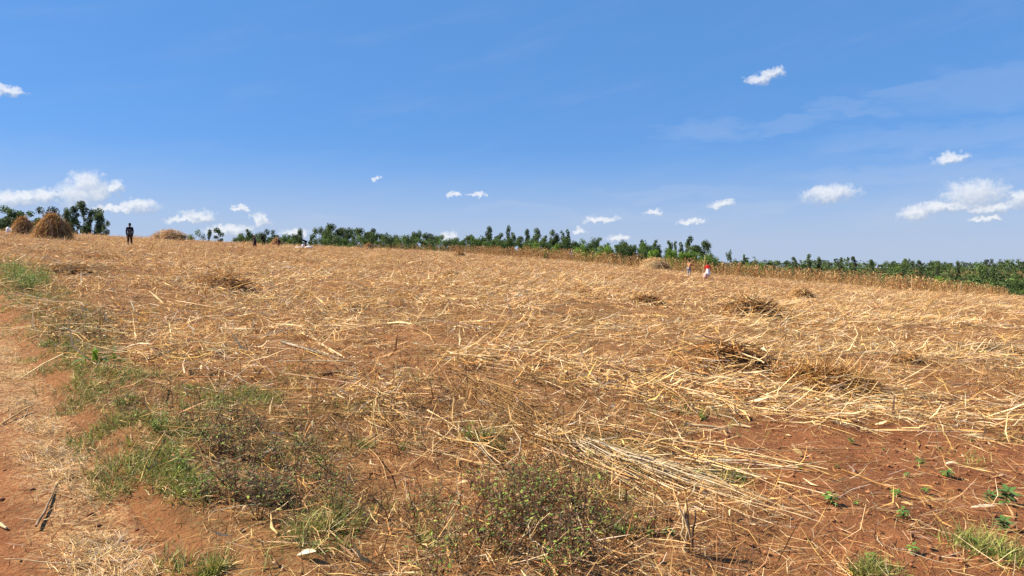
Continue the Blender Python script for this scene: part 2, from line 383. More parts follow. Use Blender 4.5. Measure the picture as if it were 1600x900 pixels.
def build_path():
    w = np.concatenate([np.linspace(-3.5, -1.6, 16), np.linspace(-1.5, .12, 46)]); l = np.concatenate([np.linspace(-6, 12, 260), np.linspace(12.3, 80, 90)])
    W, Lg = np.meshgrid(w, l); X = P0[0]+PD[0]*Lg+PN[0]*W; Y = P0[1]+PD[1]*Lg+PN[1]*W
    edge = .06*(fbm(Lg*2, W*0, 12, 3)-.5)
    Z = G(X, Y)+.006-.075*sstep(.0, .12, W+edge)-.075*sstep(-3.3, -3.5, W)
    m, n = X.shape; i = np.arange(m-1)[:, None]*n; j = np.arange(n-1)[None, :]
    Q = np.stack([i+j, i+j+1, i+n+j+1, i+n+j], -1)
    strip = np.exp(-((W+.24)/.26)**2)*1.0+np.exp(-((W+1.9)/.35)**2)*.7
    C = np.stack([np.clip(strip*(.5+fbm(X*2, Y*2, 6, 3)), 0, 1), 0*X, 0*X], -1)
    tag(put('dirt_track', mesh_np('dirt_track', np.stack([X, Y, Z], -1), Q, 4, C, M_TRACK, True)), kind='structure')
build_path()

# ------------------------------------------------------------------ strewn straw, weeds and grass
def scatter(n, r0, r1, p, half=50):
    q = 2-p; u = rng.random(n); r = (r0**q+u*(r1**q-r0**q))**(1/q); a = np.radians(rng.uniform(-half, half, n))
    return r*np.sin(a), r*np.cos(a)
def swath(x, y):                                                      # drifts of straw where the cut stems were thrown down
    w = fbm(x*.32+1.5*fbm(x*.2, y*.2, 61, 2), y*.42, 22, 4); q = sstep(.38, .55, w+.16*(fbm(x*1.7, y*1.7, 24, 2)-.5)); return q*(1-.8*sstep(6.6, 5.2, y+.5*x+.8*(fbm(x, y, 63, 2)-.5)))
def lie(x, y): return -.5+3.2*(fbm(x*.16, y*.16, 62, 2)-.5)            # the way the stems lie there
def mat_thick(x, y): return .02+.22*swath(x, y)*fbm(x*1.4, y*1.4, 21, 2)*(1-.8*bare_mask(x, y))+.03*(1-bare_mask(x, y))
def litter():
    parts = []
    # broad leaf blades and husks
    x, y = scatter(490000, 2.6, 128, 1.27); f = in_field(x, y); x, y = x[f], y[f]; sd = path_sd(x, y); r = np.hypot(x, y)
    mats = swath(x, y)
    d = (.36+.85*mats)*(1-.86*bare_mask(x, y))*(.4+.6*sstep(.35, 1.6, sd))*(.45+.55*sstep(4.0, 7.0, r))
    k = rng.random(len(x)) < d*.60; x, y = x[k], y[k]; n = len(x); r = np.hypot(x, y); mats = swath(x, y)
    long = rng.random(n) < .16+.3*mats
    Ln = np.where(long, U_(.28, .75, n), .07+.30*rng.random(n)**1.5)*(.6+.4*sstep(4, 12, r)); W = np.where(long, U_(.006, .015, n), U_(.005, .020, n))*(.65+.45*sstep(4, 9, r)+.7*sstep(8, 30, r)); Ln = Ln*(1+.4*sstep(12, 50, r))
    big = rng.random(n) < .06; W[big] *= 2.0
    z = G(x, y)+rng.random(n)**1.5*mat_thick(x, y)+.004
    # colour drifts in patches: pale straw in the swaths, rusty leaf and dead weed between
    cA = pick(n, [3.2, 3.2, 1.8, .5, .1, .8, .9]); cB = pick(n, [1.8, .9, 2.2, 2.3, .9, .5, 1.0])
    m = sstep(.25, .75, .62*mats+.5*fbm(x*.9, y*1.2, 25, 3)+rng.normal(0, .10, n))[:, None]; col = cA*m+cB*(1-m)
    parts.append(ribbons(np.stack([x, y, z], -1), np.where(rng.random(n) < .55*mats, lie(x, y)+rng.normal(0, .4, n), U_(0, 6.283, n)), rng.normal(.06, .17, n)+.06*sstep(15, 50, r)*rng.random(n), Ln, W, rng.normal(-.1, .55, n), U_(-.9, .9, n), col, 2, .3, rng.normal(0, 1.0, n)))
    # fine chopped bits
    x, y = scatter(150000, 2.2, 45, 1.15); sd = path_sd(x, y); r = np.hypot(x, y)
    onpath = (sd <= .2) & (sd > -3.2)
    strip = np.exp(-((sd+.26)/.2)**2)+.6*np.exp(-((sd+1.8)/.3)**2)+.015
    d = np.where(onpath, strip*1.0*sstep(.25, .5, fbm(x*1.6, y*1.6, 28, 3)), (.3+.7*fbm(x, y, 26, 3))*(1-.38*bare_mask(x, y)))
    k = (rng.random(len(x)) < d) & (onpath | in_field(x, y)); x, y, onpath = x[k], y[k], onpath[k]; n = len(x)
    z = G(x, y)+.004+np.where(onpath, .010, 0)+rng.random(n)*np.where(onpath, .012, .035)
    col = pick(n, [3, 2.6, 2.4, 1.0, .3, .8, .6])
    parts.append(ribbons(np.stack([x, y, z], -1), U_(0, 6.283, n), rng.normal(0, .13, n), U_(.03, .17, n)*np.where(onpath, .8, 1), U_(.002, .006, n), rng.normal(0, .3, n), U_(-1, 1, n), col, 1, .5))
    n = 42000; l = 15*rng.random(n)**1.5-1.5; off = np.where(rng.random(n) < .8, rng.normal(-.22, .10, n), rng.normal(-1.9, .25, n)); x = P0[0]+PD[0]*l+PN[0]*off; y = P0[1]+PD[1]*l+PN[1]*off
    k = (y > 1.8) & (fbm(x*2.2, y*2.2, 28, 3) > .40+.12*rng.random(n)); x, y = x[k], y[k]; n = len(x)
    parts.append(ribbons(np.stack([x, y, G(x, y)+.012+rng.random(n)*.014], -1), math.atan2(PD[1], PD[0])+rng.normal(0, .9, n), rng.normal(0, .12, n), U_(.025, .13, n), U_(.0025, .006, n), rng.normal(0, .4, n), U_(-.8, .8, n), pick(n, [3, 3.4, 1.8, .5, .1, 1, .4]), 1, .5))
    # thin curled fibres and rootlets
    x, y = scatter(90000, 2.4, 26, 1.0); sd = path_sd(x, y); onp = (sd <= .2) & (sd > -3.2)
    strip = np.exp(-((sd+.26)/.24)**2)+.6*np.exp(-((sd+1.8)/.3)**2)+.008
    d = np.where(onp, strip*.8, (.35+.65*sstep(.35, .6, fbm(x*1.1, y*1.1, 36, 3)))*(1-.55*bare_mask(x, y))); k = (rng.random(len(x)) < d) & (onp | in_field(x, y)); x, y, onp = x[k], y[k], onp[k]; n = len(x)
    parts.append(ribbons(np.stack([x, y, G(x, y)+.006+rng.random(n)*np.where(onp, .012, .06)], -1), U_(0, 6.283, n), rng.normal(.03, .2, n), U_(.07, .34, n)*np.where(onp, .55, 1), U_(.002, .0045, n), rng.normal(-.1, .6, n), U_(-1, 1, n), pick(n, [2.6, 2.2, 2.4, 1.6, .4, .6, 1.2]), 2, .5, rng.normal(0, .8, n)))
    V, Q, C = join(parts)
    tag(put('straw_litter', mesh_np('straw_litter', V, Q, 4, C, M_STRAW)), 'dry maize leaves and chopped straw strewn thickly over the red soil', 'straw', kind='stuff')
    # long thin stalks among it, too many to count
    x, y = scatter(15000, 5.5, 126, 1.25); k = in_field(x, y); x, y = x[k], y[k]
    d = (.12+.95*swath(x, y))*(1-.85*bare_mask(x, y)); k = rng.random(len(x)) < d; x, y = x[k], y[k]; n = len(x)
    yaw = np.where(rng.random(n) < .65, lie(x, y)+rng.normal(0, .35, n), U_(0, 6.283, n)); Ln = U_(.3, 1.3, n)
    z = G(x, y)+.012+rng.random(n)*mat_thick(x, y)
    sl_ = (G(x+.5*np.cos(yaw), y+.5*np.sin(yaw))-G(x, y))/.5
    vqc = tubes(np.stack([x, y, z], -1), yaw, np.arctan(sl_)+np.abs(rng.normal(.02, .07, n)), Ln, U_(.004, .010, n), rng.normal(-.08, .2, n),
                pick(n, [3, 3, 2.2, .8, .2, 1, .6]), 3, 3, .5, rng.normal(0, .3, n))
    tag(put('stalk_litter', mesh_from(vqc, 'stalk_litter', M_STRAW)), 'thin broken maize stalks scattered through the straw across the field', 'stalks', kind='stuff')
def mesh_from(vqc, name, mat): return mesh_np(name, vqc[0], vqc[1], 4, vqc[2], mat)
litter()
def dry_weeds():
    # rusty upright stems of dead weeds, in drifts
    x, y = scatter(125000, 3.0, 118, 1.3); k = in_field(x, y); x, y = x[k], y[k]; r = np.hypot(x, y)
    m = sstep(.47, .60, fbm(x*.28, y*.5, 33, 3)+.1*(fbm(x*2, y*2, 34, 2)-.5)); m = np.maximum(m, .10)*(1-.75*bare_mask(x, y))
    m = np.maximum(m, .75*np.exp(-((x+.05)**2/1.6+(y-4.3)**2/1.2)))
    k = rng.random(len(x)) < m; x, y = x[k], y[k]; n = len(x); r = np.hypot(x, y)
    z = G(x, y)-.01
    base = np.array([(.20, .095, .042), (.28, .14, .06), (.36, .20, .09), (.14, .075, .04)])[rng.choice(4, n)]*(1+rng.normal(0, .15, (n, 1)))
    V = ribbons(np.stack([x, y, z], -1), U_(0, 6.283, n), U_(.45, 1.5, n), U_(.08, .30, n), U_(.003, .007, n)*(1+1.2*sstep(10, 60, r)), rng.normal(-.25, .5, n), U_(-1.5, 1.5, n), base, 2, .5, rng.normal(0, .4, n))
    tag(put('dead_weeds', mesh_from(V, 'dead_weeds', M_STRAW)), 'rusty brown stems of dead weeds standing in drifts among the straw', 'dead weeds', kind='stuff')
dry_weeds()
GP = [(1070,648,85,20,.9),(1010,700,45,10,.4),(420,635,55,14,.8),(300,620,60,18,.9),(200,665,45,25,.8),(600,705,60,14,.5),(755,685,42,10,1.0),(340,640,45,20,.9),(505,850,60,45,1.0),(400,625,60,14,.6),
      (700,560,60,10,.25),(1545,865,45,20,.9),(1490,705,40,12,.5),(330,890,20,10,.6),(1350,895,40,12,.9),(960,830,45,10,.4),(230,490,25,8,.7),(290,560,45,16,.6),(160,520,60,24,.7),(850,600,50,10,.3),(1130,745,35,12,.7),
      (1025,720,50,14,.5),(1400,640,70,12,.35),(1560,680,60,14,.4),(460,600,60,14,.4),(700,660,110,18,.35),(600,740,40,12,.6),(900,740,60,14,.4),(880,540,60,8,.3),(560,640,90,14,.45),(640,600,70,10,.3),(470,700,70,20,.5),(560,790,70,20,.5),(640,850,60,22,.45),(930,690,50,12,.45),(300,690,50,24,.8),(240,600,40,20,.7),(960,780,60,14,.35),(1100,515,50,6,.3),(1320,610,50,8,.5)]
def grass():
    parts = []
    xs, ys, lens, kind = [], [], [], []
    # verge beside the track
    n = 84000; l = 16.0*rng.random(n)**1.7*3.2-3; w = rng.random(n); x = P0[0]+PD[0]*l; y = P0[1]+PD[1]*l
    wid = np.clip(.28+.11*l, .3, 1.5); off = -.12+w*(wid+.12); x = x+PN[0]*off; y = y+PN[1]*off
    tuft = fbm(x*2.6, y*2.6, 51, 3); k = (y > 1.8) & (rng.random(n) < sstep(.42, .64, tuft)*.8+.08)
    x, y, off, tuft = x[k], y[k], off[k], tuft[k]; n = len(x); r = np.hypot(x, y)
    dry = np.clip(.66-.62*sstep(.0, .5, off)+.9*(fbm(x*1.1, y*1.1, 52, 3)-.5), 0, 1)
    xs.append((x, y, U_(.04, .14, n)*(.6+.9*sstep(.4, .7, tuft)), np.clip(dry+.2-.5*sstep(.52, .64, tuft), 0, 1)))
    # patches inside the field
    for (u, v, a, b, dn) in GP:
        cx, cy, _ = pix(u, v); rr = math.hypot(cx, cy); x1 = pix(u+a, v)[0]; rad = abs(x1-cx); y1 = pix(u, v-b)[1]; ry = min(abs(y1-cy), rad*2.2)
        n = int(min(5200, 2600*dn*max(.3, rad*ry)*min(1, (7/rr)**1.2))*1.2)+60
        q = rng.normal(0, .5, (n, 2)); x = cx+q[:, 0]*rad; y = cy+q[:, 1]*ry
        k = fbm(x*3, y*3, 57, 2) > .42; x, y = x[k], y[k]; n = len(x)
        xs.append((x, y, U_(.05, .15, n)*(1.5 if (u, v) in ((505,850), (1545,865)) else 1), np.clip(rng.normal(.22 if dn > .5 else .38, .2, n), 0, 1)))
    # thin ground-hugging green everywhere else
    x, y = scatter(30000, 3, 40, 1.3); k = in_field(x, y) & (rng.random(len(x)) < .12+.8*sstep(.52, .68, fbm(x*.45+9, y*.45, 41, 3))); x, y = x[k], y[k]
    xs.append((x, y, U_(.03, .10, len(x)), np.clip(rng.normal(.35, .25, len(x)), 0, 1)))
    x = np.concatenate([a[0] for a in xs]); y = np.concatenate([a[1] for a in xs]); Ln = np.concatenate([a[2] for a in xs]); dry = np.concatenate([a[3] for a in xs])
    k = path_sd(x, y) > -.16; x, y, Ln, dry = x[k], y[k], Ln[k], dry[k]; n = len(x); r = np.hypot(x, y)
    g = np.array([(.16, .24, .028), (.23, .29, .045), (.10, .16, .025)])[rng.choice(3, n)]; s = np.array([(.58, .44, .20), (.46, .34, .14), (.30, .20, .08)])[rng.choice(3, n)]
    pr = (rng.random(n) < dry)[:, None]; col = np.where(pr, s, g)*(1+rng.normal(0, .18, (n, 1)))
    tip = col*.6+np.array([.48, .38, .14])*.4
    V = ribbons(np.stack([x, y, G(x, y)-.012], -1), U_(0, 6.283, n), U_(.25, 1.35, n), Ln, U_(.004, .0085, n)*(1+.9*sstep(8, 30, r)), rng.normal(-.7, .5, n), U_(-1, 1, n), col, 2, 0, rng.normal(0, .4, n), tip)
    tag(put('grass', mesh_from(V, 'grass', M_GRASS)), 'olive and dry grass along the track verge and in thin patches', 'grass', kind='stuff')
grass()
# clods of red earth
def clods():
    x, y = scatter(11000, 2.4, 14, 1.0); sd = path_sd(x, y); k = rng.random(len(x)) < np.where(sd < 0, .16, .10+.75*bare_mask(x, y)); x, y = x[k], y[k]; n = len(x)
    o = np.array([(1,0,0),(0,1,0),(-1,0,0),(0,-1,0),(0,0,1),(0,0,-1)], float); T = np.array([(0,1,4),(1,2,4),(2,3,4),(3,0,4),(1,0,5),(2,1,5),(3,2,5),(0,3,5)])
    sz = .006+.02*rng.random(n)**3; V = o[None]*sz[:, None, None]*U_(.6, 1.3, (n, 6, 1)); a = U_(0, 6.28, n); c, s = np.cos(a)[:, None], np.sin(a)[:, None]
    V = np.stack([V[..., 0]*c-V[..., 1]*s, V[..., 0]*s+V[..., 1]*c, V[..., 2]*.55], -1)+np.stack([x, y, G(x, y)+sz*.3+.005], -1)[:, None]
    Q = (np.arange(n)*6)[:, None, None]+T[None]
    C = np.repeat((np.array([.26, .115, .056])*(1+rng.normal(0, .25, (n, 1))))[:, None], 6, 1)
    tag(put('earth_clods', mesh_np('earth_clods', V, Q, 3, C, attr_mat('clod', .95, .1, 0, 40, .4))), 'small crumbs and clods of red earth on the bare soil', 'clods', kind='stuff')
clods()
# ------------------------------------------------------------------ dry stalks, leaves: shared meshes
def stalk_mesh(seed, L=1.6, rad=.010, leaves=2, tone=None):
    """a dry maize stem lying along +X: tapered, jointed, a little bent, with torn leaf remnants"""
    r = np.random.default_rng(seed); n = 9; xs = np.linspace(0, L, n); by = np.cumsum(r.normal(0, .018*L, n))*.6; by -= by[0]; bz = .03*L*np.sin(np.linspace(0, 3.1, n))*r.uniform(-.3, .7)
    col = np.array(tone if tone is not None else PAL[r.choice([0, 0, 1, 1, 2])])*r.uniform(.85, 1.1)
    V, C, Q = [], [], []
    for i in range(n):
        R = rad*(1-.55*i/(n-1))*(1.25 if i % 2 else 1.0)
        for k in range(5):
            a = k*2*math.pi/5; V.append((xs[i], by[i]+R*math.cos(a), bz[i]+R*math.sin(a)+rad*.6)); C.append(col*(.72 if i % 2 else 1.0))
    for i in range(n-1):
        for k in range(5): Q.append((i*5+k, i*5+(k+1) % 5, (i+1)*5+(k+1) % 5, (i+1)*5+k))
    for e in (0, n-1):                                                 # cut ends
        Q.append((e*5, e*5+1, e*5+2, e*5+3)); Q.append((e*5, e*5+3, e*5+4, e*5))
    Q = [q for q in Q if len(set(q)) == 4]
    parts = [(np.array(V), np.array(Q), np.array(C))]
    if leaves:
        i = r.integers(1, n-1, leaves); p = np.stack([xs[i], by[i], bz[i]+rad], -1)
        parts.append(ribbons(p, r.uniform(-.9, .9, leaves), r.uniform(-.1, .5, leaves), r.uniform(.18, .45, leaves), r.uniform(.014, .03, leaves), r.uniform(-1.1, -.3, leaves), r.uniform(-.6, .6, leaves), PAL[r.choice([0, 1, 2], leaves)]*.95, 3, .25, r.uniform(-.5, .5, leaves)))
    V, Q, C = join(parts); return mesh_np('stalk', V, Q, 4, C, M_STRAW)
def leaf_mesh(seed, L=.45, W=.035, tone=None):
    r = np.random.default_rng(seed); col = np.array([tone if tone is not None else PAL[r.choice([0, 1, 2, 2, 3])]])*r.uniform(.85, 1.1)
    v = ribbons(np.zeros((1, 3)), np.array([0.]), np.array([r.uniform(.1, .5)]), np.array([L]), np.array([W]), np.array([r.uniform(-1.2, -.4)]), np.array([r.uniform(-.5, .5)]), col, 5, .15, np.array([r.uniform(-.7, .7)]))
    V, Q, C = v; V = V.copy(); V[:, 2] += .004; return mesh_np('leaf', V, Q, 4, C, M_STRAW)
STALKS = [stalk_mesh(s, 1.2+.12*(s % 6), .008+.0012*(s % 4), s % 4) for s in range(10)]
REEDS = [stalk_mesh(40+s, 1.5+.12*s, .0065+.0008*(s % 4), 0, ((.66, .47, .24), (.78, .62, .40), (.76, .64, .46), (.66, .45, .22), (.56, .36, .15), (.72, .54, .31))[s]) for s in range(6)]
LEAVES = [leaf_mesh(s, .3+.05*(s % 5), .022+.006*(s % 4)) for s in range(10)]
DLEAVES = [leaf_mesh(60+s, .32+.05*(s % 4), .03+.006*(s % 3), (.17+.03*(s % 3), .10+.018*(s % 3), .05)) for s in range(4)]
def lay_dir(x, y, yaw, L):
    z0 = float(G(x, y)); z1 = float(G(x+L*math.cos(yaw), y+L*math.sin(yaw))); return z0, math.atan2(z1-z0, L)
def lay(name, me, x, y, yaw, lift=.0, pitch=0., roll=None, scale=1., parent=None):
    L = 1.2*scale; z, p = lay_dir(x, y, yaw, L)
    M = Matrix.Translation((x, y, z+lift)) @ Matrix.Rotation(yaw, 4, 'Z') @ Matrix.Rotation(-(p+pitch), 4, 'Y') @ Matrix.Rotation(random.uniform(-.5, .5) if roll is None else roll, 4, 'X') @ Matrix.Scale(scale, 4)
    o = bpy.data.objects.new(name, me); COL.objects.link(o)
    if parent: o.parent = parent; o.matrix_basis = parent_inv(parent) @ M
    else: o.matrix_basis = M
    return o
def parent_inv(p):
    return (Matrix.Translation(p.location) @ Euler(p.rotation_euler).to_matrix().to_4x4() @ Matrix.Diagonal((*p.scale, 1))).inverted()

# loose stalks one can pick out, each an object
def loose_stalks():
    n = 0; tries = 0
    while n < 200 and tries < 4000:
        tries += 1
        r = 5.6*math.exp(random.random()**.8*1.6); a = math.radians(random.uniform(-38, 38)); x, y = r*math.sin(a), r*math.cos(a)
        if path_sd(x, y) < 1.5 or random.random() < float(bare_mask(np.array(x), np.array(y)))*.8: continue
        if float(fbm(np.array([x*.4]), np.array([y*.4]), 88, 2)[0]) < .42: continue
        yaw = random.gauss(-.55, .6) if random.random() < .6 else random.uniform(0, 6.28)
        if path_sd(x+1.5*math.cos(yaw), y+1.5*math.sin(yaw)) < 1.2: continue
        o = lay('maize_stalk', random.choice(STALKS), x, y, yaw, random.uniform(.005, .05), random.uniform(-.01, .05), scale=random.uniform(.3, .75))
        tag(o, 'single dry maize stalk lying loose in the strewn straw', 'stalk', 'loose dry maize stalks in the field'); n += 1
loose_stalks()
def stick(p, q, label, me=None, name='maize_stalk', cat='stalk', lift=.012, group=None):
    a, b = gp(*p), gp(*q); L = math.hypot(b[0]-a[0], b[1]-a[1]); me = me or REEDS[1]; base = max(v.co.x for v in me.vertices)
    o = lay(name, me, a[0], a[1], math.atan2(b[1]-a[1], b[0]-a[0]), lift, 0, 0, 1.0); s = L/base
    o.matrix_basis = o.matrix_basis @ Matrix.Diagonal((s, 1, 1, 1)); return tag(o, label, cat, group)
stick((56,803), (97,741), 'short dark stick lying across the wheel rut of the dirt track', stalk_mesh(81, .5, .008, 0, (.36, .24, .15)), lift=.03)
stick((150,862), (4,858), 'long thin curved stem lying low in the dirt track rut', stalk_mesh(82, .7, .004, 0), lift=.025)
stick((0,651), (48,630), 'pale stalk piece sticking in over the track beside the dark rut', stalk_mesh(83, .5, .008, 0))
stick((0,790), (12,798), 'stubby pale stalk end on the dark rut of the dirt track', stalk_mesh(84, .2, .012, 0, PAL[1]))
stick((1198,737), (1292,803), 'straight brown stalk lying alone on bare soil right of the long bundle', stalk_mesh(85, 1., .008, 0, PAL[2]))
stick((1385,800), (1505,852), 'thin reddish stem lying on bare soil among the seedlings', stalk_mesh(86, 1., .005, 0, (.36, .2, .1)))
stick((462,520), (540,575), 'thick pale stalk crossing others in a fork shape on the straw', stalk_mesh(87, 1., .022, 0, PAL[1]))
stick((478,517), (520,565), 'thick pale stalk forming the upper prong of the forked stalks', stalk_mesh(88, 1., .019, 0, PAL[0]))
stick((440,545), (566,579), 'long grey pale stalk forming the lower prong of the forked stalks', stalk_mesh(89, 1., .018, 0, PAL[5]))
stick((500,598), (546,590), 'dark brown broken stem lying below the forked stalks', stalk_mesh(90, 1., .012, 0, (.13, .09, .06)))
stick((1068,665), (1140,672), 'whitish split stalk on the green patch above the long bundle', stalk_mesh(91, 1., .016, 1, PAL[1]))
stick((1130,670), (1160,700), 'bent pale stalk end running down from the whitish split stalk', stalk_mesh(92, .6, .012, 0, PAL[0]))
stick((1310,612), (1420,655), 'long pale stalk lying at the foot of the brown mound', stalk_mesh(93, 1.4, .010, 1, PAL[1]))
stick((1000,604), (1130,590), 'long thin pale stem lying left of the brown mound', stalk_mesh(94, 1.6, .006, 0, PAL[1]))
stick((1240,480), (1275,498), 'pale stalk sticking out to the right of the dark leafy pile', stalk_mesh(95, 1., .014, 0, PAL[1]))

# the long bundle of cut stems in the foreground
def bundle():
    a = gp(870, 700); t = thing('stalk_bundle', a, 'long fanned bundle of pale cut stems lying on bare red soil', 'stalk bundle')
    A = np.array(pix(905, 700)[:2]); B = np.array(pix(1180, 800)[:2]); d = B-A; yaw0 = math.atan2(d[1], d[0]); n = np.array([-math.sin(yaw0), math.cos(yaw0)])
    for k in range(80):
        w = random.gauss(0, .5); al = random.uniform(-.40, .40); s = A+d*al*.8+n*w*.24
        yaw = yaw0+w*.20+random.gauss(0, .13); lift = .02+random.random()*.13*math.exp(-w*w*2.2)
        lay('stalk', random.choice(REEDS), s[0], s[1], yaw, lift, random.uniform(-.03, .02)-lift*.25, random.uniform(0, 6), random.uniform(.36, .8), t)
bundle()
def rust_heap():
    # combed-over rusty stems that run into the bundle
    a = gp(800, 660); t = thing('stem_heap', a, 'combed heap of thin rust orange stems running into the long bundle', 'straw heap')
    A = np.array(pix(735, 600)[:2]); B = np.array(pix(905, 715)[:2]); d = B-A; yaw0 = math.atan2(d[1], d[0]); nn = np.array([-math.sin(yaw0), math.cos(yaw0)])
    mats = [stalk_mesh(120+k, .9+.1*k, .0035, 0, ((.45, .24, .09), (.52, .30, .11), (.36, .19, .08), (.6, .4, .18))[k]) for k in range(4)]
    for k in range(230):
        w = random.gauss(0, .42); al = random.uniform(-.12, .85); s = A+d*al+nn*w*.42
        lift = .01+random.random()*.13*math.exp(-w*w*2.5)
        lay('stem', random.choice(mats), s[0], s[1], yaw0+random.gauss(0, .28), lift, random.uniform(-.06, .10), random.uniform(0, 6), random.uniform(.45, .95), t)
rust_heap()
def stub():
    x, y, z = gp(1077, 868); t = thing('stubble_clump', (x, y, z), 'upright clump of cut stem stubs in front of the long bundle', 'stubble')
    for k in range(7):
        M = Matrix.Translation((random.gauss(0, .012), random.gauss(0, .012), -.02)) @ Matrix.Rotation(random.uniform(0, 6.28), 4, 'Z') @ Matrix.Rotation(-math.radians(random.uniform(72, 89)), 4, 'Y') @ Matrix.Scale(random.uniform(.13, .21), 4)
        o = put('stub', STUBM[k % 3], t); o.matrix_basis = M @ Matrix.Diagonal((1, 3.0, 3.0, 1))
STUBM = [stalk_mesh(140, 1.5, .014, 0, PAL[1]), stalk_mesh(141, 1.7, .013, 0, PAL[2]), stalk_mesh(142, 1.4, .016, 0, (.13, .08, .05))]
stub()

# ------------------------------------------------------------------ heaps and stacks of maize straw
def dome_mesh(w, dpt, h, seed, col, sharp=1.0, seg=18, rings=7):
    r = np.random.default_rng(seed); V, Q, C = [], [], []
    for i in range(rings+1):
        f = i/rings; R = math.cos(f*math.pi/2)**sharp if i < rings else .02; zz = math.sin(f*math.pi/2)**1.1
        for k in range(seg):
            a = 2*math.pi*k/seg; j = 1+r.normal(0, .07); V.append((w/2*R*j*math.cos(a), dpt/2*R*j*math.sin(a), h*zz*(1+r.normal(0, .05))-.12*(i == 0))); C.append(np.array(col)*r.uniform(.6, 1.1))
    for i in range(rings):
        for k in range(seg): Q.append((i*seg+k, i*seg+(k+1) % seg, (i+1)*seg+(k+1) % seg, (i+1)*seg+k))
    return np.array(V), np.array(Q), np.array(C)
def thatch(w, dpt, h, n, seed, weights, sharp=1.0, Lr=(.5, 1.2), Wd=(.015, .04), mess=.35, flat=False):
    """straw lying down the slopes of a heap (joined: far too small to pick apart)"""
    global rng
    a = U_(0, 6.283, n); f = rng.random(n)**.8; R = np.cos(f*math.pi/2)**sharp; x = w/2*R*np.cos(a); y = dpt/2*R*np.sin(a); z = h*np.sin(f*math.pi/2)**1.1
    yaw = np.where(rng.random(n) < .5, a, a+math.pi)+rng.normal(0, mess*2, n) if not flat else U_(0, 6.28, n)
    out = np.cos(yaw-a); slope = np.arctan2(h*1.1, (w+dpt)/4)
    pitch = -out*slope*(1-.6*f)+rng.normal(0, min(.22, mess*.5), n)
    L = U_(*Lr, n); p = np.stack([x-np.cos(yaw)*L*.4*np.cos(pitch), y-np.sin(yaw)*L*.4*np.cos(pitch), z-np.sin(pitch)*L*.4+.02], -1)
    p[:, 2] = np.maximum(p[:, 2], -.02)
    return ribbons(p, yaw, pitch, L, U_(*Wd, n), rng.normal(-.2, .4, n), U_(-.8, .8, n), pick(n, weights), 3, .35, rng.normal(0, .35, n))
def stack(u, v, wpx, hpx, label, weights, core, n, sharp=1.0, group=None, cat='straw stack', name='straw_stack', depthf=.9, mess=.3, depth=None, standing=0, wd=(.012, .034)):
    if depth: x, y, _ = pixd(u, v, depth); z = float(G(x, y))
    else: x, y, z = gp(u, v)
    sc = y/F; w, h = wpx*sc, hpx*sc
    t = thing(name, (x, y, z-.03), label, cat, group, random.uniform(-.3, .3))
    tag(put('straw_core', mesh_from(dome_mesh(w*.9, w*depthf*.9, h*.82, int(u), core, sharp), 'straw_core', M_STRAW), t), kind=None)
    k = min(1.4, w*.55); th = put('thatch', mesh_from(thatch(w, w*depthf, h, n, 1, weights, sharp, (k*.35, k), wd, mess), 'thatch', M_STRAW), t); th['kind'] = 'stuff'
    if standing:
        a = U_(0, 6.28, standing); rr = U_(.1, .5, standing)*w
        p = np.stack([rr*np.cos(a), rr*np.sin(a), np.zeros(standing)-.05], -1)
        put('leaning_stalks', mesh_from(tubes(p, a+math.pi+rng.normal(0, .3, standing), U_(.75, 1.35, standing), U_(.8, 1.25, standing)*h, U_(.015, .025, standing), rng.normal(0, .1, standing), pick(standing, [3, 2, 2, 1, 0, 0, 1]), 3, 3, .5), 'leaning_stalks', M_STRAW), t)['kind'] = 'stuff'
    return t
RUST = [1.2, .5, 2.4, 3, 1.0, .1, 1.2]; PALE = [3.5, 3, 2, .4, .1, .4, .8]; MIX = [2.5, 1.5, 2.5, 1.4, .5, .3, .8]
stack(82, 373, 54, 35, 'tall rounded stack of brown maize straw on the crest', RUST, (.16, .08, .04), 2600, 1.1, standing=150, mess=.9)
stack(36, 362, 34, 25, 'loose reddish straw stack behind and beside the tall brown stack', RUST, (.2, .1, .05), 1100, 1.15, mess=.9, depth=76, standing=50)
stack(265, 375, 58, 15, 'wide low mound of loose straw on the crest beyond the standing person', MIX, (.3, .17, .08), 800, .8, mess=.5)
stack(432, 383, 20, 10, 'small rust coloured straw cone beside the dark clothed person on the crest', RUST, (.25, .11, .05), 320, 1.2)
stack(576, 389, 15, 9, 'small brown shock of stalks standing on the crest line', RUST, (.2, .1, .05), 260, 1.2, standing=20)
stack(717, 401, 20, 9, 'tent shaped brown shock of stalks at the foot of the standing maize', RUST, (.17, .08, .04), 300, 1.1, standing=24)
stack(1022, 421, 52, 17, 'pale heap of maize stalks leaning against the standing maize', PALE, (.36, .24, .12), 700, .9, standing=60)
stack(1252, 464, 40, 11, 'low brown straw heap between the leafy pile and the standing maize', MIX, (.2, .11, .05), 400, .8, mess=.5)
stack(1010, 476, 50, 10, 'dark rusty clump of dead weeds and straw in mid field', [0, 0, .6, 3, 2.4, 0, .3], (.14, .06, .03), 700, .8, mess=.7, cat='straw heap', name='straw_heap')
stack(905, 457, 60, 4, 'low reddish brown drift of straw in mid field', [.2, .1, 1, 3, 2, 0, .5], (.17, .08, .04), 700, .8, mess=.6, cat='straw heap', name='straw_heap')
stack(700, 431, 44, 3.5, 'low rusty drift of straw below the tent shaped shock', [.3, .1, 1, 3, 1.5, 0, .5], (.18, .085, .04), 420, .8, mess=.6, cat='straw heap', name='straw_heap')
stack(162, 407, 50, 4, 'low reddish drift of weeds beyond the low stalk pile', [.2, 0, 1, 3, 2, 0, .3], (.18, .08, .04), 420, .8, mess=.6, cat='straw heap', name='straw_heap')
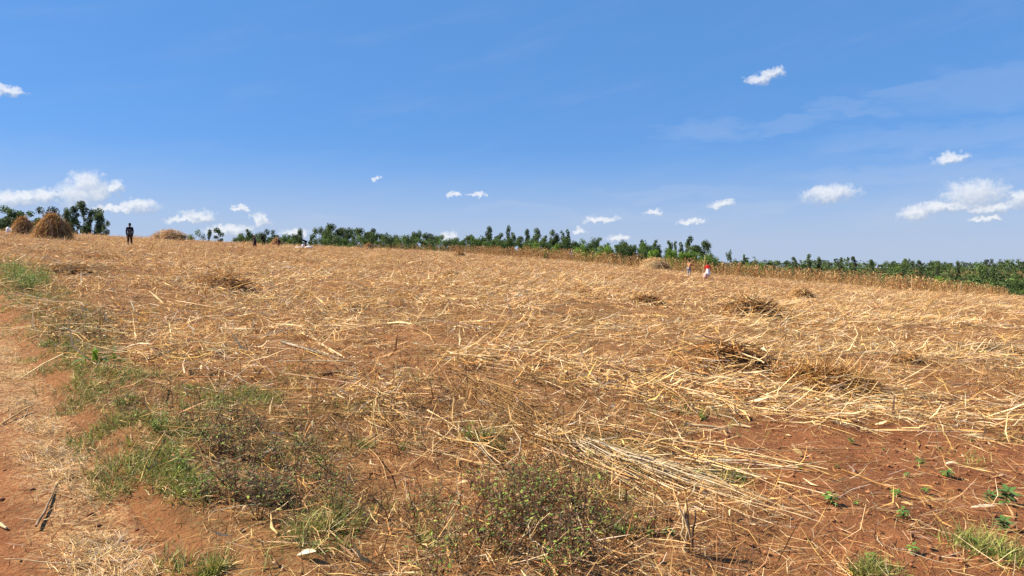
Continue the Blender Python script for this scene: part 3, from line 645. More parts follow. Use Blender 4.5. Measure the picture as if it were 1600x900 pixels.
stack(1395, 481, 50, 4, 'dark low drift of straw right of the low brown heap', [.2, 0, 1, 2.5, 2.5, 0, .3], (.14, .07, .04), 420, .8, mess=.6, cat='straw heap', name='straw_heap')
stack(550, 483, 46, 7, 'small yellowish straw tuft with a hollow in mid field', PALE, (.2, .1, .05), 420, .8, mess=.6, cat='straw heap', name='straw_heap')

def pile(u, v, wpx, hpx, label, n, meshes, core, flat=.35, yawb=None, name='stalk_pile', cat='stalk pile', dep=.6, scale=(.5, 1.0)):
    """a heap near enough to pick its stalks and leaves apart: each is a part"""
    x, y, z = gp(u, v); sc = y/F; w, h = wpx*sc, hpx*sc*1.0
    t = thing(name, (x, y, z), label, cat)
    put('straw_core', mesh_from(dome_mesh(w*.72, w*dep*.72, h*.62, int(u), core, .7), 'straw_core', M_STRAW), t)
    for k in range(n):
        me, nm = random.choice(meshes); a = random.uniform(0, 6.283); f = random.random(); R = max(0, math.cos(f*1.571))**.7
        px, py = w/2*R*math.cos(a), w*dep/2*R*math.sin(a); pz = h*.8*math.sin(f*1.571)
        yaw = random.gauss(yawb, .45) if yawb is not None and random.random() < .7 else random.uniform(0, 6.283)
        s = random.uniform(*scale)*min(1, w/1.3)
        gz = float(G(x+px, y+py))-z
        M = Matrix.Translation((px, py, gz+pz*(.75+.3*random.random())+.015)) @ Matrix.Rotation(yaw, 4, 'Z') @ Matrix.Rotation(random.gauss(.02, flat), 4, 'Y') @ Matrix.Rotation(random.uniform(0, 6.28), 4, 'X') @ Matrix.Scale(s, 4) @ Matrix.Translation((-.25 if nm == 'leaf' else -.7, 0, 0))
        o = put(nm, me, t); o.matrix_basis = M
SL = [(m, 'stalk') for m in STALKS]; LL = [(m, 'leaf') for m in LEAVES]; DL = [(m, 'leaf') for m in DLEAVES]; RL = [(m, 'stalk') for m in REEDS]
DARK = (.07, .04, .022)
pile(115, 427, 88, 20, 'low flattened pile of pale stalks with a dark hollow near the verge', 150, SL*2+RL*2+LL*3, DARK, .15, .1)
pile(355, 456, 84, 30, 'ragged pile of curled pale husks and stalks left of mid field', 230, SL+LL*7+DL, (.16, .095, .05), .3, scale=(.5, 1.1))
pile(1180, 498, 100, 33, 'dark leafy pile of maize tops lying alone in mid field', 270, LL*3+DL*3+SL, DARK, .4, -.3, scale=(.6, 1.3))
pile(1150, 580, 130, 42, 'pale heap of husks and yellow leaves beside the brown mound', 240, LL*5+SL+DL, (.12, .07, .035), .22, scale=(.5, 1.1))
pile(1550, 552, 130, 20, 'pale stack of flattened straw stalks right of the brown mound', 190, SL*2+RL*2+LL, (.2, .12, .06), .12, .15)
pile(900, 505, 70, 12, 'loose scatter heap of pale stalks in the middle of the field', 90, SL+RL+LL, (.2, .11, .05), .2, -.3)
pile(1420, 572, 70, 18, 'rough heap of bent stalks between the brown mound and the flattened stack', 110, SL+LL*2, (.15, .08, .04), .35)
def mound():
    t = stack(1280, 600, 165, 19, 'broad brown mound of matted dead stems right of the pale husk heap', [1.5, .4, 2.5, 2.6, 1, .1, 1.6], (.17, .085, .04), 5000, 1.0, cat='straw mound', name='straw_mound', mess=.8, depthf=.55, wd=(.006, .016))
mound()
# husks and broad dry leaves
def husk(u, v, L, W, yaw, label, tone, tilt=0.05, lift=.012):
    x, y, z = gp(u, v); me = leaf_mesh(int(u), L, W, tone); o = put('maize_husk', me, None, (x, y, z+lift), (0, -tilt, yaw)); return tag(o, label, 'husk')
husk(1444, 772, .10, .03, -.6, 'golden dry leaf lying on bare soil among the seedlings', (.62, .40, .13))
husk(1516, 797, .17, .03, -.35, 'whitish dry husk lying on bare soil near the right seedlings', (.72, .60, .42))
husk(306, 757, .09, .035, 1.2, 'yellow curled leaf on the verge above a soil lump', (.66, .46, .14), .5)
husk(1478, 722, .12, .05, .3, 'pale torn husk beside a green seedling tuft', (.75, .62, .42), .2)
husk(896, 790, .13, .035, .3, 'yellowish curled husk left of the fanned bundle', (.62, .42, .16), .2)
husk(465, 893, .09, .06, .4, 'cream coloured husk lump at the edge of the verge', (.75, .66, .48), .3)
husk(895, 803, .1, .03, -.5, 'pale scrap of husk under the yellowish curled husk', (.7, .55, .35), .1)
husk(1252, 712, .1, .05, 2.0, 'upright yellowish leaf at the edge of the bare soil', (.62, .42, .17), .7)
husk(610, 540, .35, .06, -.1, 'pale broad husk lying right of the forked stalks', (.7, .56, .36), .2)
husk(440, 417, .8, .25, .2, 'white scrap lying on the straw below the crest', (.8, .78, .74), .15)
husk(800, 462, .4, .15, .2, 'whitish husk cluster in mid field', (.78, .7, .58), .3)
# ------------------------------------------------------------------ standing dry maize along the far field edge
def maize_plant(seed, n=6):
    r = np.random.default_rng(seed); h = r.uniform(1.5, 2.1); lean = r.uniform(0, 6.28)
    c0 = np.array([(.50, .31, .13), (.60, .42, .21), (.42, .22, .09)])[r.integers(3)]
    parts = [tubes(np.zeros((1, 3))+[[0, 0, -.1]], np.array([lean]), np.array([r.uniform(1.36, 1.55)]), np.array([h]), np.array([.018]), np.array([r.uniform(-.2, .1)]), c0[None]*1.1, 4, 4, .4)]
    hz = np.linspace(.3, h*.92, n); p = np.stack([np.cos(lean)*.08*hz, np.sin(lean)*.08*hz, hz], -1)
    yw = r.uniform(0, 6.28)+np.arange(n)*2.6+r.normal(0, .4, n)
    cl = np.array([(.44, .23, .085), (.34, .145, .055), (.25, .10, .038), (.58, .39, .18)])[r.integers(0, 4, n)]*(1+r.normal(0, .12, (n, 1)))
    parts.append(ribbons(p, yw, r.uniform(.5, 1.2, n), r.uniform(.4, .8, n), r.uniform(.05, .09, n), r.uniform(-2.9, -1.6, n), r.normal(0, .4, n), cl, 4, .25, r.normal(0, .3, n)))
    return join(parts)
MAIZE = [mesh_from(maize_plant(200+k), 'maize_plant', M_STRAW) for k in range(8)]
def maize_edge():
    us = np.concatenate([np.linspace(735, 1130, 130), np.linspace(1130, 1568, 150)])
    for i, u in enumerate(us):
        u = u+random.uniform(-3, 3); t = (u-800)/F; y = float(Dfun(t))+random.uniform(-1.6, 1.8)-3.5*float(fbm(np.array([u*.03]), np.array([0.]), 4, 3)[0])+1.7; x = t*y
        o = put('maize_plant', MAIZE[i % 8], None, (x, y, float(G(x, y))), (random.gauss(0, .16), random.gauss(0, .16), random.uniform(0, 6.28)), random.uniform(.45, 1.08)*(1.0 if u > 850 else .72+.28*(u-735)/115)*float(np.interp(u, [1430, 1568], [1, .62])))
        tag(o, 'dry brown maize plant standing in the front row of the uncut field edge', 'maize plant', 'dry maize plants standing along the field edge')
    # the rest of the stand behind the front row
    n = 3000; parts = []; base = [maize_plant(300+k, 5) for k in range(6)]
    for k in range(6):
        m = n//6; u = np.where(rng.random(m) < .8, U_(700, 1575, m), U_(560, 900, m)); t = (u-800)/F; y = Dfun(t)+.6+rng.random(m)**1.5*13; x = t*y; z = G(x, y)
        V, Q, C = base[k]; a = U_(0, 6.28, m); s = U_(.45, 1.1, m)*np.clip(.5+.5*(u-600)/250, .4, 1)*np.interp(u, [1430, 1575], [1, .55])*(.8+.45*fbm(u*.05, y*.2, 8, 3)); c, sn = np.cos(a)[:, None], np.sin(a)[:, None]
        VV = np.stack([(V[None, :, 0]*c-V[None, :, 1]*sn)*s[:, None]+x[:, None], (V[None, :, 0]*sn+V[None, :, 1]*c)*s[:, None]+y[:, None], V[None, :, 2]*s[:, None]+z[:, None]], -1)
        QQ = Q[None]+(np.arange(m)*len(V))[:, None, None]; CC = np.repeat(C[None], m, 0)*(1+rng.normal(0, .12, (m, 1, 1)))
        parts.append((VV.reshape(-1, 3), QQ.reshape(-1, 4), CC.reshape(-1, 3)))
    tag(put('maize_stand', mesh_from(join(parts), 'maize_stand', M_STRAW)), 'dense stand of dry uncut maize behind the front row', 'maize', kind='stuff')
maize_edge()

# ------------------------------------------------------------------ trees
def blob_crown(centres, radii, nleaf, size, cols, seed, flat=.8):
    """leaf-sized faces spread through uneven clumps"""
    r = np.random.default_rng(seed); V, C = [], []
    vol = np.array([a**2 for a in radii]); vol = vol/vol.sum()
    for c, rad, w in zip(centres, radii, vol):
        m = max(14, int(nleaf*w)); d = r.normal(0, 1, (m, 3)); d /= np.linalg.norm(d, axis=1)[:, None]
        p = np.array(c)+d*(rad*(r.random(m)**.42))[:, None]*np.array([1, 1, flat])
        nrm = d*.6+r.normal(0, .6, (m, 3)); nrm /= np.linalg.norm(nrm, axis=1)[:, None]
        t = np.cross(nrm, r.normal(0, 1, (m, 3))); t /= np.linalg.norm(t, axis=1)[:, None]; b = np.cross(nrm, t)
        s = size*r.uniform(.6, 1.4, (m, 1)); k = r.uniform(.45, .8, (m, 1))
        V.append(np.stack([p-t*s, p-b*s*k, p+t*s, p+b*s*k], 1))
        tint = np.array(cols[r.integers(len(cols))])*r.uniform(.75, 1.25); C.append(np.repeat((tint*(1+r.normal(0, .16, (m, 1))))[:, None], 4, 1))
    V = np.concatenate(V).reshape(-1, 3); C = np.concatenate(C).reshape(-1, 3); return V, np.arange(len(V)).reshape(-1, 4), C
def limb_mesh(segs, mat):
    """segs: list of (p0, p1, r0, r1)"""
    V, Q = [], []
    for p0, p1, r0, r1 in segs:
        p0, p1 = Vector(p0), Vector(p1); d = (p1-p0).normalized(); a = d.orthogonal().normalized(); b = d.cross(a); o = len(V)
        for p, r in ((p0, r0), (p1, r1)):
            for k in range(6):
                q = k*math.pi/3; V.append(tuple(p+a*r*math.cos(q)+b*r*math.sin(q)))
        for k in range(6): Q.append((o+k, o+(k+1) % 6, o+6+(k+1) % 6, o+6+k))
    return mesh_np('trunk', V, Q, 4, None, mat, True)
DG = [(.066, .105, .030), (.09, .135, .037), (.115, .165, .046), (.074, .105, .042)]
MG = [(.09, .145, .036), (.12, .19, .042), (.07, .115, .032)]
BG = [(.17, .28, .035), (.13, .22, .03), (.2, .3, .05)]
GG = [(.068, .092, .048), (.088, .115, .06), (.056, .076, .042)]
def tree_proto(kind, seed):
    """built 10 m tall, 1 m trunk base at origin; scaled when placed"""
    r = random.Random(seed); segs, cs, rs = [], [], []
    if kind == 'euc':          # tall, slender, clumped with gaps
        top = 9.3; bend = r.uniform(-.4, .4); pts = [(0, 0, -.4), (bend*.3, .1, 3), (bend*.7, 0, 6), (bend, .1, top)]
        for i in range(3): segs.append((pts[i], pts[i+1], .17-.045*i, .125-.045*i))
        for k in range(11):
            z = 2.6+7.0*(k/10)**.9; a = r.uniform(0, 6.28); d = r.uniform(.25, 1.25)*(1.15-.07*z); b = bend*z/top
            c = (b+d*math.cos(a), d*math.sin(a), min(9.6, z+.3)); segs.append(((b, 0, z-.5), c, .045, .015)); cs.append(c); rs.append(r.uniform(.45, .85))
        return limb_mesh(segs, M_BARK), blob_crown(cs, rs, 2600, .115, GG+DG, seed, .95)
    if kind == 'round':        # broad, several stems, heavy uneven crown
        for k in range(4):
            a = k*1.57+r.uniform(-.4, .4); segs.append(((0, 0, -.4), (.5*math.cos(a), .5*math.sin(a), 3), .2, .13)); segs.append(((.5*math.cos(a), .5*math.sin(a), 3), (1.9*math.cos(a), 1.9*math.sin(a), 6.2), .13, .05))
        for k in range(24):
            a = r.uniform(0, 6.28); z = r.uniform(1.6, 9.0); R = 2.9*math.sqrt(max(.05, 1-((z-5.4)/4.2)**2))*r.uniform(.5, 1.0); cs.append((R*math.cos(a), R*math.sin(a), z)); rs.append(r.uniform(.6, 1.15))
        return limb_mesh(segs, M_BARK), blob_crown(cs, rs, 4400, .135, DG+GG[:1], seed, .85)
    if kind == 'cone':         # upright, leafy to the ground
        segs.append(((0, 0, -.4), (0, 0, 8.8), .16, .03))
        for k in range(20):
            z = .9+8.6*(k/19); R = (1.75*(1-z/10.6)+.15)*r.uniform(.4, 1.0); a = r.uniform(0, 6.28); cs.append((R*math.cos(a), R*math.sin(a), z)); rs.append(r.uniform(.4, .62)*(1.6-.08*z))
        return limb_mesh(segs, M_BARK), blob_crown(cs, rs, 3200, .125, DG+MG, seed, 1.1)
    if kind in ('bush', 'brush'):
        for k in range(5):
            a = r.uniform(0, 6.28); segs.append(((0, 0, -.4), (1.6*math.cos(a), 1.6*math.sin(a), 5), .14, .05))
        for k in range(20):
            a = r.uniform(0, 6.28); z = r.uniform(.9, 9.0); R = 4.2*math.sqrt(max(.04, 1-(z/9.9)**2))*r.uniform(.3, 1.0); cs.append((R*math.cos(a), R*math.sin(a), z)); rs.append(r.uniform(.9, 1.7))
        return limb_mesh(segs, M_BARK), blob_crown(cs, rs, 3400, .165, BG if kind == 'bush' else DG+MG, seed, .85)
    if kind == 'flat':         # bare stem, small umbrella crown
        segs += [((0, 0, -.4), (.1, 0, 7), .13, .08)]
        for k in range(7):
            a = k*.9; c = (1.5*math.cos(a)*r.uniform(.3, 1), 1.2*math.sin(a), 8.4+r.uniform(-.6, .8)); segs.append(((.1, 0, 7), c, .05, .02)); cs.append(c); rs.append(r.uniform(.5, .8))
        return limb_mesh(segs, M_BARK), blob_crown(cs, rs, 420, .16, GG, seed, .7)
PROTO = {}
for ki, (kd, cnt) in enumerate((('euc', 6), ('round', 4), ('cone', 4), ('bush', 3), ('brush', 4), ('flat', 2))):
    PROTO[kd] = [(a, mesh_from(b, 'crown', M_LEAF)) for a, b in (tree_proto(kd, 500+ki*10+s) for s in range(cnt))]
PW = {'euc': 1.9, 'round': 4.6, 'cone': 2.1, 'bush': 6.5, 'brush': 6.2, 'flat': 3.0}         # crown width of the 10 m prototypes
tcount = 0
def tree(u, vtop, wpx, kind, depth, label, group=None):
    global tcount
    x, y, zt = pixd(u, vtop, depth); zb = float(H(x, y)); h = max(1.5, zt-zb)*(1.04 if kind in ('euc', 'round', 'cone') else 1.0); w = wpx*depth/F
    t = thing('tree' if kind not in ('bush', 'brush') else 'bush', (x, y, zb), label, 'tree' if kind not in ('bush', 'brush') else 'bush', group, random.uniform(0, 6.28), (w/PW[kind], w/PW[kind], h/10))
    a, b = PROTO[kind][tcount % len(PROTO[kind])]; tcount += 1
    put('trunk', a, t); put('crown', b, t)
gA = 'trees behind the straw stacks on the crest'
for u, v, w in ((-35,316,60), (8,319,52), (-70,322,60), (35,327,46), (75,322,44), (102,336,36), (60,340,40), (-10,338,50), (22,340,46), (90,344,36)):
    tree(u, v, w, 'round', random.uniform(165, 190), 'dark broad crowned tree rising behind the straw stacks on the crest', gA)
for u, v, w in ((104,330,12), (112,334,14), (121,327,15), (131,320,18), (140,332,14), (149,331,17), (157,336,15), (166,347,9)):
    tree(u, v, w, 'euc', random.uniform(168, 182), 'tall slender gappy eucalyptus right of the tall brown stack', 'eucalyptus row beside the tall brown stack')
tree(306, 357, 28, 'brush', 190, 'round dark bush tree beyond the wide low straw mound')
tree(327, 362, 8, 'euc', 190, 'thin small eucalyptus beside the round dark bush tree', 'pair of thin trees beyond the low mound')
tree(341, 360, 14, 'euc', 190, 'thin small eucalyptus beside the round dark bush tree', 'pair of thin trees beyond the low mound')
gB = 'wood behind the crest'
lab = {'round': 'broad dark tree in the wood beyond the crest', 'euc': 'tall slender tree standing clear of the wood beyond the crest', 'cone': 'upright dense green tree in the wood beyond the standing maize', 'brush': 'low dark bushy growth at the foot of the wood', 'bush': 'bright green bush at the foot of the wood'}
for u, v, w, k in ((374,366,18,'cone'),(388,359,18,'cone'),(405,364,20,'brush'),(421,358,26,'round'),(434,363,20,'brush'),(446,366,24,'brush'),(457,365,22,'round'),(468,361,12,'euc'),(486,370,13,'cone'),(499,349,22,'round'),(522,347,30,'round'),(512,366,26,'brush'),
    (536,366,24,'brush'),(550,350,18,'round'),(566,354,26,'round'),(584,356,24,'round'),(598,366,18,'brush'),(614,366,22,'round'),(634,373,16,'brush'),(646,366,10,'euc'),(659,359,22,'round'),(681,362,20,'round'),(670,374,30,'brush'),(693,376,14,'brush'),
    (710,376,16,'brush'),(722,376,14,'cone'),(735,366,18,'round'),(750,372,16,'brush'),(762,358,10,'euc'),(768,365,18,'cone'),(782,366,18,'cone'),(794,357,9,'euc'),(797,372,20,'brush'),(812,372,16,'cone'),(825,362,9,'euc'),(833,374,18,'brush'),
    (842,361,12,'euc'),(854,369,18,'cone'),(866,362,12,'euc'),(878,362,13,'cone'),(887,360,13,'cone'),(900,381,18,'brush'),(936,373,19,'cone'),(916,380,30,'bush'),(952,384,16,'brush'),(966,384,18,'cone'),(982,385,20,'brush'),(1003,376,15,'cone'),(1012,388,18,'brush'),
    (1026,376,16,'cone'),(1045,378,12,'cone'),(1055,378,11,'cone'),(1064,380,14,'cone'),(1075,374,12,'euc'),(1094,374,32,'round'),(1108,388,14,'brush'),(1139,389,12,'round'),(1122,400,20,'brush'),(1052,392,24,'bush'),(1150,400,16,'brush'),(1164,399,10,'cone')):
    tree(u, v, w, k, random.uniform(195, 235) if k not in ('brush', 'bush') else random.uniform(178, 196), lab[k], gB+' '+k)
for u in list(range(372, 470, 15))+list(range(492, 700, 15))+list(range(706, 1125, 11)):
    v = np.interp(u, [370, 500, 620, 700, 800, 900, 1000, 1120], [367, 364, 367, 370, 368, 373, 378, 393])+random.uniform(-3, 3)
    k = 'bush' if (u > 800 and random.random() < .22) else 'brush'
    tree(u+random.uniform(-4, 4), v, random.uniform(22, 34), k, random.uniform(160, 178), lab[k], gB+' '+k)
for i, u in enumerate(list(range(704, 905, 12))+list(range(905, 1110, 14))):
    v = np.interp(u, [700, 760, 890, 900, 1000, 1110], [374, 368, 368, 379, 382, 386])+random.uniform(-4, 5); k = ('cone', 'round', 'cone')[i % 3]
    tree(u+random.uniform(-3, 3), v, random.uniform(15, 22), k, random.uniform(205, 250), lab[k], gB+' '+k)
for i, u in enumerate((378, 396, 412, 428, 442, 508, 530, 543, 558, 575, 592, 606, 622, 652, 668, 688)):
    tree(u, np.interp(u, [378, 440, 508, 600, 690], [366, 363, 357, 362, 366])+random.uniform(-4, 4), random.uniform(17, 24), 'round', random.uniform(205, 250), lab['round'], gB+' round')
# beyond the maize on the right: a few that stand out
tree(1170, 402, 20, 'bush', 150, 'bright green bush showing above the maize right of the person in red')
tree(1190, 407, 14, 'bush', 150, 'small bright green bush beside a larger one above the maize')
tree(1475, 427, 40, 'bush', 128, 'bright lime green tree crown just above the standing maize')
tree(1545, 402, 12, 'flat', 420, 'lone umbrella shaped tree rising above the distant wood')
tree(1530, 409, 26, 'brush', 415, 'big dark rounded tree at the skyline of the distant wood')
for u, v, w, d in ((1592,438,46,118), (1625,446,60,112), (1575,447,26,112), (1600,452,40,106), (1650,440,60,125)):
    tree(u, v, w, 'brush', d, 'leafy green bush just past the end of the standing maize', 'bushes past the end of the standing maize')
for u, v in ((1242,404), (1262,400), (1280,404), (1312,406), (1334,403), (1362,408), (1437,409), (1468,410), (1497,410)):
    tree(u, v, 8, 'euc', 400, 'small tree poking above the skyline of the distant wood', 'trees poking above the distant wood')
def distant_wood():
    parts = []; base = []
    for s in range(6):
        r = random.Random(900+s); cs, rs = [], []
        for k in range(9):
            a = r.uniform(0, 6.28); z = r.uniform(.35, .92); R = .42*math.sqrt(max(.05, 1-z*z))*r.uniform(.2, 1); cs.append((R*math.cos(a), R*math.sin(a), z)); rs.append(r.uniform(.10, .2))
        base.append(blob_crown(cs, rs, 92, .052, [(1, 1, 1), (.8, .8, .8), (1.2, 1.2, 1.1)], 950+s, .9))
    def band(n, d0, d1, t0, t1, h0, h1):
        for V, Q, C in base:
            m = n//6; d = U_(d0, d1, m); t = U_(t0, t1, m); x, y = t*d, d; z = H(x, y)-.3; h = U_(h0, h1, m)*(1+.35*(rng.random(m) < .12)); w = h*U_(.8, 1.3, m)
            a = U_(0, 6.28, m); c, s = np.cos(a)[:, None], np.sin(a)[:, None]
            VV = np.stack([(V[None, :, 0]*c-V[None, :, 1]*s)*w[:, None]+x[:, None], (V[None, :, 0]*s+V[None, :, 1]*c)*w[:, None]+y[:, None], V[None, :, 2]*h[:, None]+z[:, None]], -1)
            pal = np.array([(.085, .13, .042), (.11, .165, .048), (.068, .10, .042), (.14, .20, .055)])[rng.choice(4, m, p=[.4, .25, .25, .1])]
            parts.append((VV.reshape(-1, 3), (Q[None]+(np.arange(m)*len(V))[:, None, None]).reshape(-1, 4), (C[None]*pal[:, None, :]).reshape(-1, 3)))
    band(180, 118, 200, .55, .95, 3, 5); band(360, 190, 330, .30, .95, 6, 9); band(540, 330, 620, .22, .95, 8, 11); band(480, 620, 1000, .10, .95, 7, 10.5); band(150, 240, 520, -.95, .3, 6, 9)
    tag(put('distant_wood', mesh_from(join(parts), 'distant_wood', M_LEAF)), 'wooded valley of mixed green trees stretching to the skyline beyond the maize', 'wood', kind='stuff')
distant_wood()

# ------------------------------------------------------------------ weeds, seedlings, green plants
def weed_mesh(seed, h=.38, nst=9, leafcol=None, nleaf=60, stem=(.17, .095, .05)):
    r = np.random.default_rng(seed); n = nst; a = r.uniform(0, 6.28, n); p = np.stack([np.cos(a)*.02, np.sin(a)*.02, np.zeros(n)-.02], -1)
    L = h*r.uniform(.6, 1.1, n); pt = r.uniform(.85, 1.5, n); bd = r.normal(-.1, .25, n)
    S = [tubes(p, a, pt, L, np.full(n, .0032), bd, np.array(stem)[None]*r.uniform(.7, 1.4, (n, 1)), 4, 3, .4)]
    i = r.integers(0, n, n*5); f = r.uniform(.3, .95, n*5); q = p[i]+np.stack([np.cos(a[i])*np.cos(pt[i]), np.sin(a[i])*np.cos(pt[i]), np.sin(pt[i])], -1)*(L[i]*f)[:, None]
    S.append(ribbons(q, r.uniform(0, 6.28, n*5), r.uniform(.2, 1.2, n*5), h*r.uniform(.12, .32, n*5), np.full(n*5, .0026), r.normal(0, .4, n*5), r.uniform(-1, 1, n*5), np.array(stem)[None]*r.uniform(.7, 1.7, (n*5, 1)), 2, .5))
    m = nleaf; i = r.integers(0, n, m); f = r.uniform(.25, 1.05, m); q = p[i]+np.stack([np.cos(a[i])*np.cos(pt[i]), np.sin(a[i])*np.cos(pt[i]), np.sin(pt[i])], -1)*(L[i]*f)[:, None]+r.normal(0, .03, (m, 3)); q[:, 2] = np.maximum(q[:, 2], .01)
    lc = np.array(leafcol)[r.integers(0, len(leafcol), m)]*(1+r.normal(0, .2, (m, 1)))
    Lf = ribbons(q, r.uniform(0, 6.28, m), r.uniform(-.4, .6, m), r.uniform(.014, .038, m), r.uniform(.009, .019, m), r.normal(-.5, .4, m), r.uniform(-.6, .6, m), lc, 2, .25)
    return mesh_from(join(S), 'stems', M_WEED), mesh_from(Lf, 'leaves', M_WEED)
BRN = [(.20, .10, .05), (.28, .15, .07), (.13, .07, .04), (.36, .22, .10)]; YG = [(.32, .40, .06), (.22, .30, .05), (.15, .21, .045)]; OL = [(.11, .14, .04), (.16, .19, .05), (.07, .085, .03)]
WB = [weed_mesh(600+k, .30+.04*k, 9, BRN*4+YG*3+OL*3, 140, (.15, .075, .042)) for k in range(4)]
WA = [weed_mesh(620+k, .20+.04*k, 9, BRN*4+OL*4+YG*2, 120, (.14, .085, .055)) for k in range(4)]
def weed(u, v, pr, k, label, group, s=1.0, name='weed', cat='weed'):
    x, y, z = gp(u, v); t = thing(name, (x, y, z), label, cat, group, random.uniform(0, 6.28), s); put('stems', pr[k][0], t); put('leaves', pr[k][1], t); return t
r_ = random.Random(8)
for k in range(36):
    u, v = r_.gauss(800, 82), r_.uniform(760, 925)
    weed(u, v, WB, k % 4, 'brown stemmed weed with small yellow green leaves in the foreground thicket', 'foreground thicket of leafy brown weeds', r_.uniform(.6, 1.05)*(.75 if v < 800 else 1))
for k in range(36):
    v = r_.uniform(655, 815); u = r_.gauss(385+(v-655)*.30, 48)
    weed(u, v, WA, k % 4, 'dark low weed in the patch between the verge and the straw', 'dark weed patch beside the verge', r_.uniform(.6, 1.0))
for k in range(26):
    u, v = r_.uniform(470, 1000), r_.uniform(640, 850)
    weed(u, v, WB if k % 3 else WA, k % 4, 'lone brown weed standing apart in the trampled straw', 'lone brown weeds in the straw', r_.uniform(.35, .7))
for k in range(8):
    u, v = r_.gauss(130, 50), r_.uniform(495, 545)
    weed(u, v, WA, k % 4, 'dark dry weed on the verge above the bright green plant', 'dry weeds on the far verge', r_.uniform(.8, 1.3))
WV = [weed_mesh(660+k, .16, 8, [(.15, .25, .035), (.21, .31, .045), (.11, .18, .03)], 110, (.16, .2, .05)) for k in range(3)]
for k in range(18):
    l = 13*r_.random()**1.3; off = r_.uniform(.15, .35+.1*l); x = P0[0]+PD[0]*l+PN[0]*off; y = P0[1]+PD[1]*l+PN[1]*off
    t = thing('weed', (x, y, float(G(x, y))), 'fresh green leafy weed growing in the grass of the verge', 'weed', 'fresh green weeds along the verge', r_.uniform(0, 6), r_.uniform(.45, .9)); put('stems', WV[k % 3][0], t); put('leaves', WV[k % 3][1], t)
for k in range(22):
    u, v = r_.choice(((300, 630), (340, 640), (420, 640), (755, 690), (1070, 650), (600, 710), (1130, 745), (505, 850), (250, 690), (950, 835), (470, 720)))
    u, v = r_.gauss(u, 30), r_.gauss(v, 9)
    weed(u, v, WV, k % 3, 'fresh green leafy weed sprouting in a grassy patch of the field', 'fresh green weeds in the field', r_.uniform(.45, .9))
# seedlings
def seedling_mesh(seed, n=12, h=.075, cols=((.13, .24, .045), (.18, .31, .05), (.09, .17, .04))):
    r = np.random.default_rng(seed); f = np.linspace(.25, 1, n); a = np.arange(n)*2.4; p = np.stack([.004*np.cos(a), .004*np.sin(a), h*f*.8], -1)
    lf = ribbons(p, a, r.uniform(.1, .8, n), h*r.uniform(.5, .8, n), h*r.uniform(.28, .42, n), r.uniform(-1.3, -.5, n), r.normal(0, .2, n), np.array(cols)[r.integers(0, len(cols), n)], 3, .2)
    st = tubes(np.array([[0, 0, -.02]]), np.array([0.]), np.array([1.55]), np.array([h*.85]), np.array([.0035]), np.array([0.]), np.array([(.09, .13, .035)]), 2, 4, .6)
    return mesh_from(st, 'stem', M_WEED), mesh_from(lf, 'leaves', M_WEED)
SD = [seedling_mesh(700+k, 10+k*2, .06+.012*k) for k in range(4)]
for i, (u, v, s) in enumerate(((1307,728,1), (1247,738,1.1), (1297,797,1.1), (1437,726,.9), (1477,742,1.0), (1446,766,1), (1400,772,.8), (1411,812,.9), (1425,875,1.25), (1360,880,.9), (1418,742,.7), (1480,745,1.2),
        (1337,796,.6), (1380,700,.6), (1518,690,.7), (1090,742,.9), (1120,758,.8), (1160,752,.8), (1015,842,.8), (1045,845,.7), (940,838,.7), (960,838,.8), (975,842,.9), (1330,690,.7))):
    x, y, z = gp(u, v); t = thing('seedling', (x, y, z), 'small green seedling rooted in the red soil', 'seedling', 'green seedlings on the bare soil', i*1.3, s*random.uniform(.65, .95)); put('stem', SD[i % 4][0], t); put('leaves', SD[i % 4][1], t)
SDd = seedling_mesh(720, 22, .11, ((.09, .17, .04), (.12, .20, .05)))
for u, v, s, lb in ((1572,787,1.15, 'largest dark green seedling at the edge of the bare soil'), (1546,782,.7, 'pale small seedling left of the largest dark seedling'), (1567,830,.8, 'small seedling below the largest dark seedling')):
    x, y, z = gp(u, v); t = thing('seedling', (x, y, z), lb, 'seedling', None, 1, s); put('stem', SDd[0], t); put('leaves', SDd[1], t)
# bright green maize-like plant on the verge
def strap(seed, L, W, cols):
    r = np.random.default_rng(seed); return mesh_from(ribbons(np.zeros((1, 3)), np.array([0.]), np.array([r.uniform(.6, 1.2)]), np.array([L]), np.array([W]), np.array([r.uniform(-1.7, -.8)]), np.array([r.uniform(-.2, .2)]), np.array([cols]), 7, .12, np.array([r.uniform(-.3, .3)])), 'leaf', M_WEED)
ST = [strap(740+k, .28+.04*k, .035+.004*k, ((.13, .26, .03), (.10, .21, .03), (.17, .30, .04), (.08, .17, .03))[k]) for k in range(4)]
def strap_plant(u, v, n, s, label, spread=.04):
    x, y, z = gp(u, v); t = thing('leafy_plant', (x, y, z-.01), label, 'plant', None, 0, s)
    for k in range(n):
        put('leaf', ST[k % 4], t, (random.gauss(0, spread), random.gauss(0, spread), 0), (0, random.uniform(-.3, .2), k*2.4+random.uniform(-.3, .3)), random.uniform(.7, 1.15))
strap_plant(150, 580, 11, 1.0, 'bright green strap leaved plant on the verge beside the track')
strap_plant(178, 566, 8, .7, 'smaller bright green leafy plant just behind the strap leaved one')
strap_plant(1545, 872, 16, .38, 'fresh green grass tuft on bare soil below the seedlings', .09)
WG = [weed_mesh(640+k, .45, 16, [(.18, .29, .05), (.25, .36, .06), (.14, .23, .04), (.3, .38, .13)], 420, (.18, .23, .06)) for k in range(2)]
for k, (u, v, s) in enumerate(((35,450,1.5), (55,456,1.4), (20,442,1.5), (45,462,1.2), (70,454,1.2), (10,455,1.3), (62,446,1.1), (28,462,1.0))):
    weed(u, v, WG, k % 2, 'pale green leafy weed in the clump at the end of the verge', 'pale green weed clump on the far verge', s)
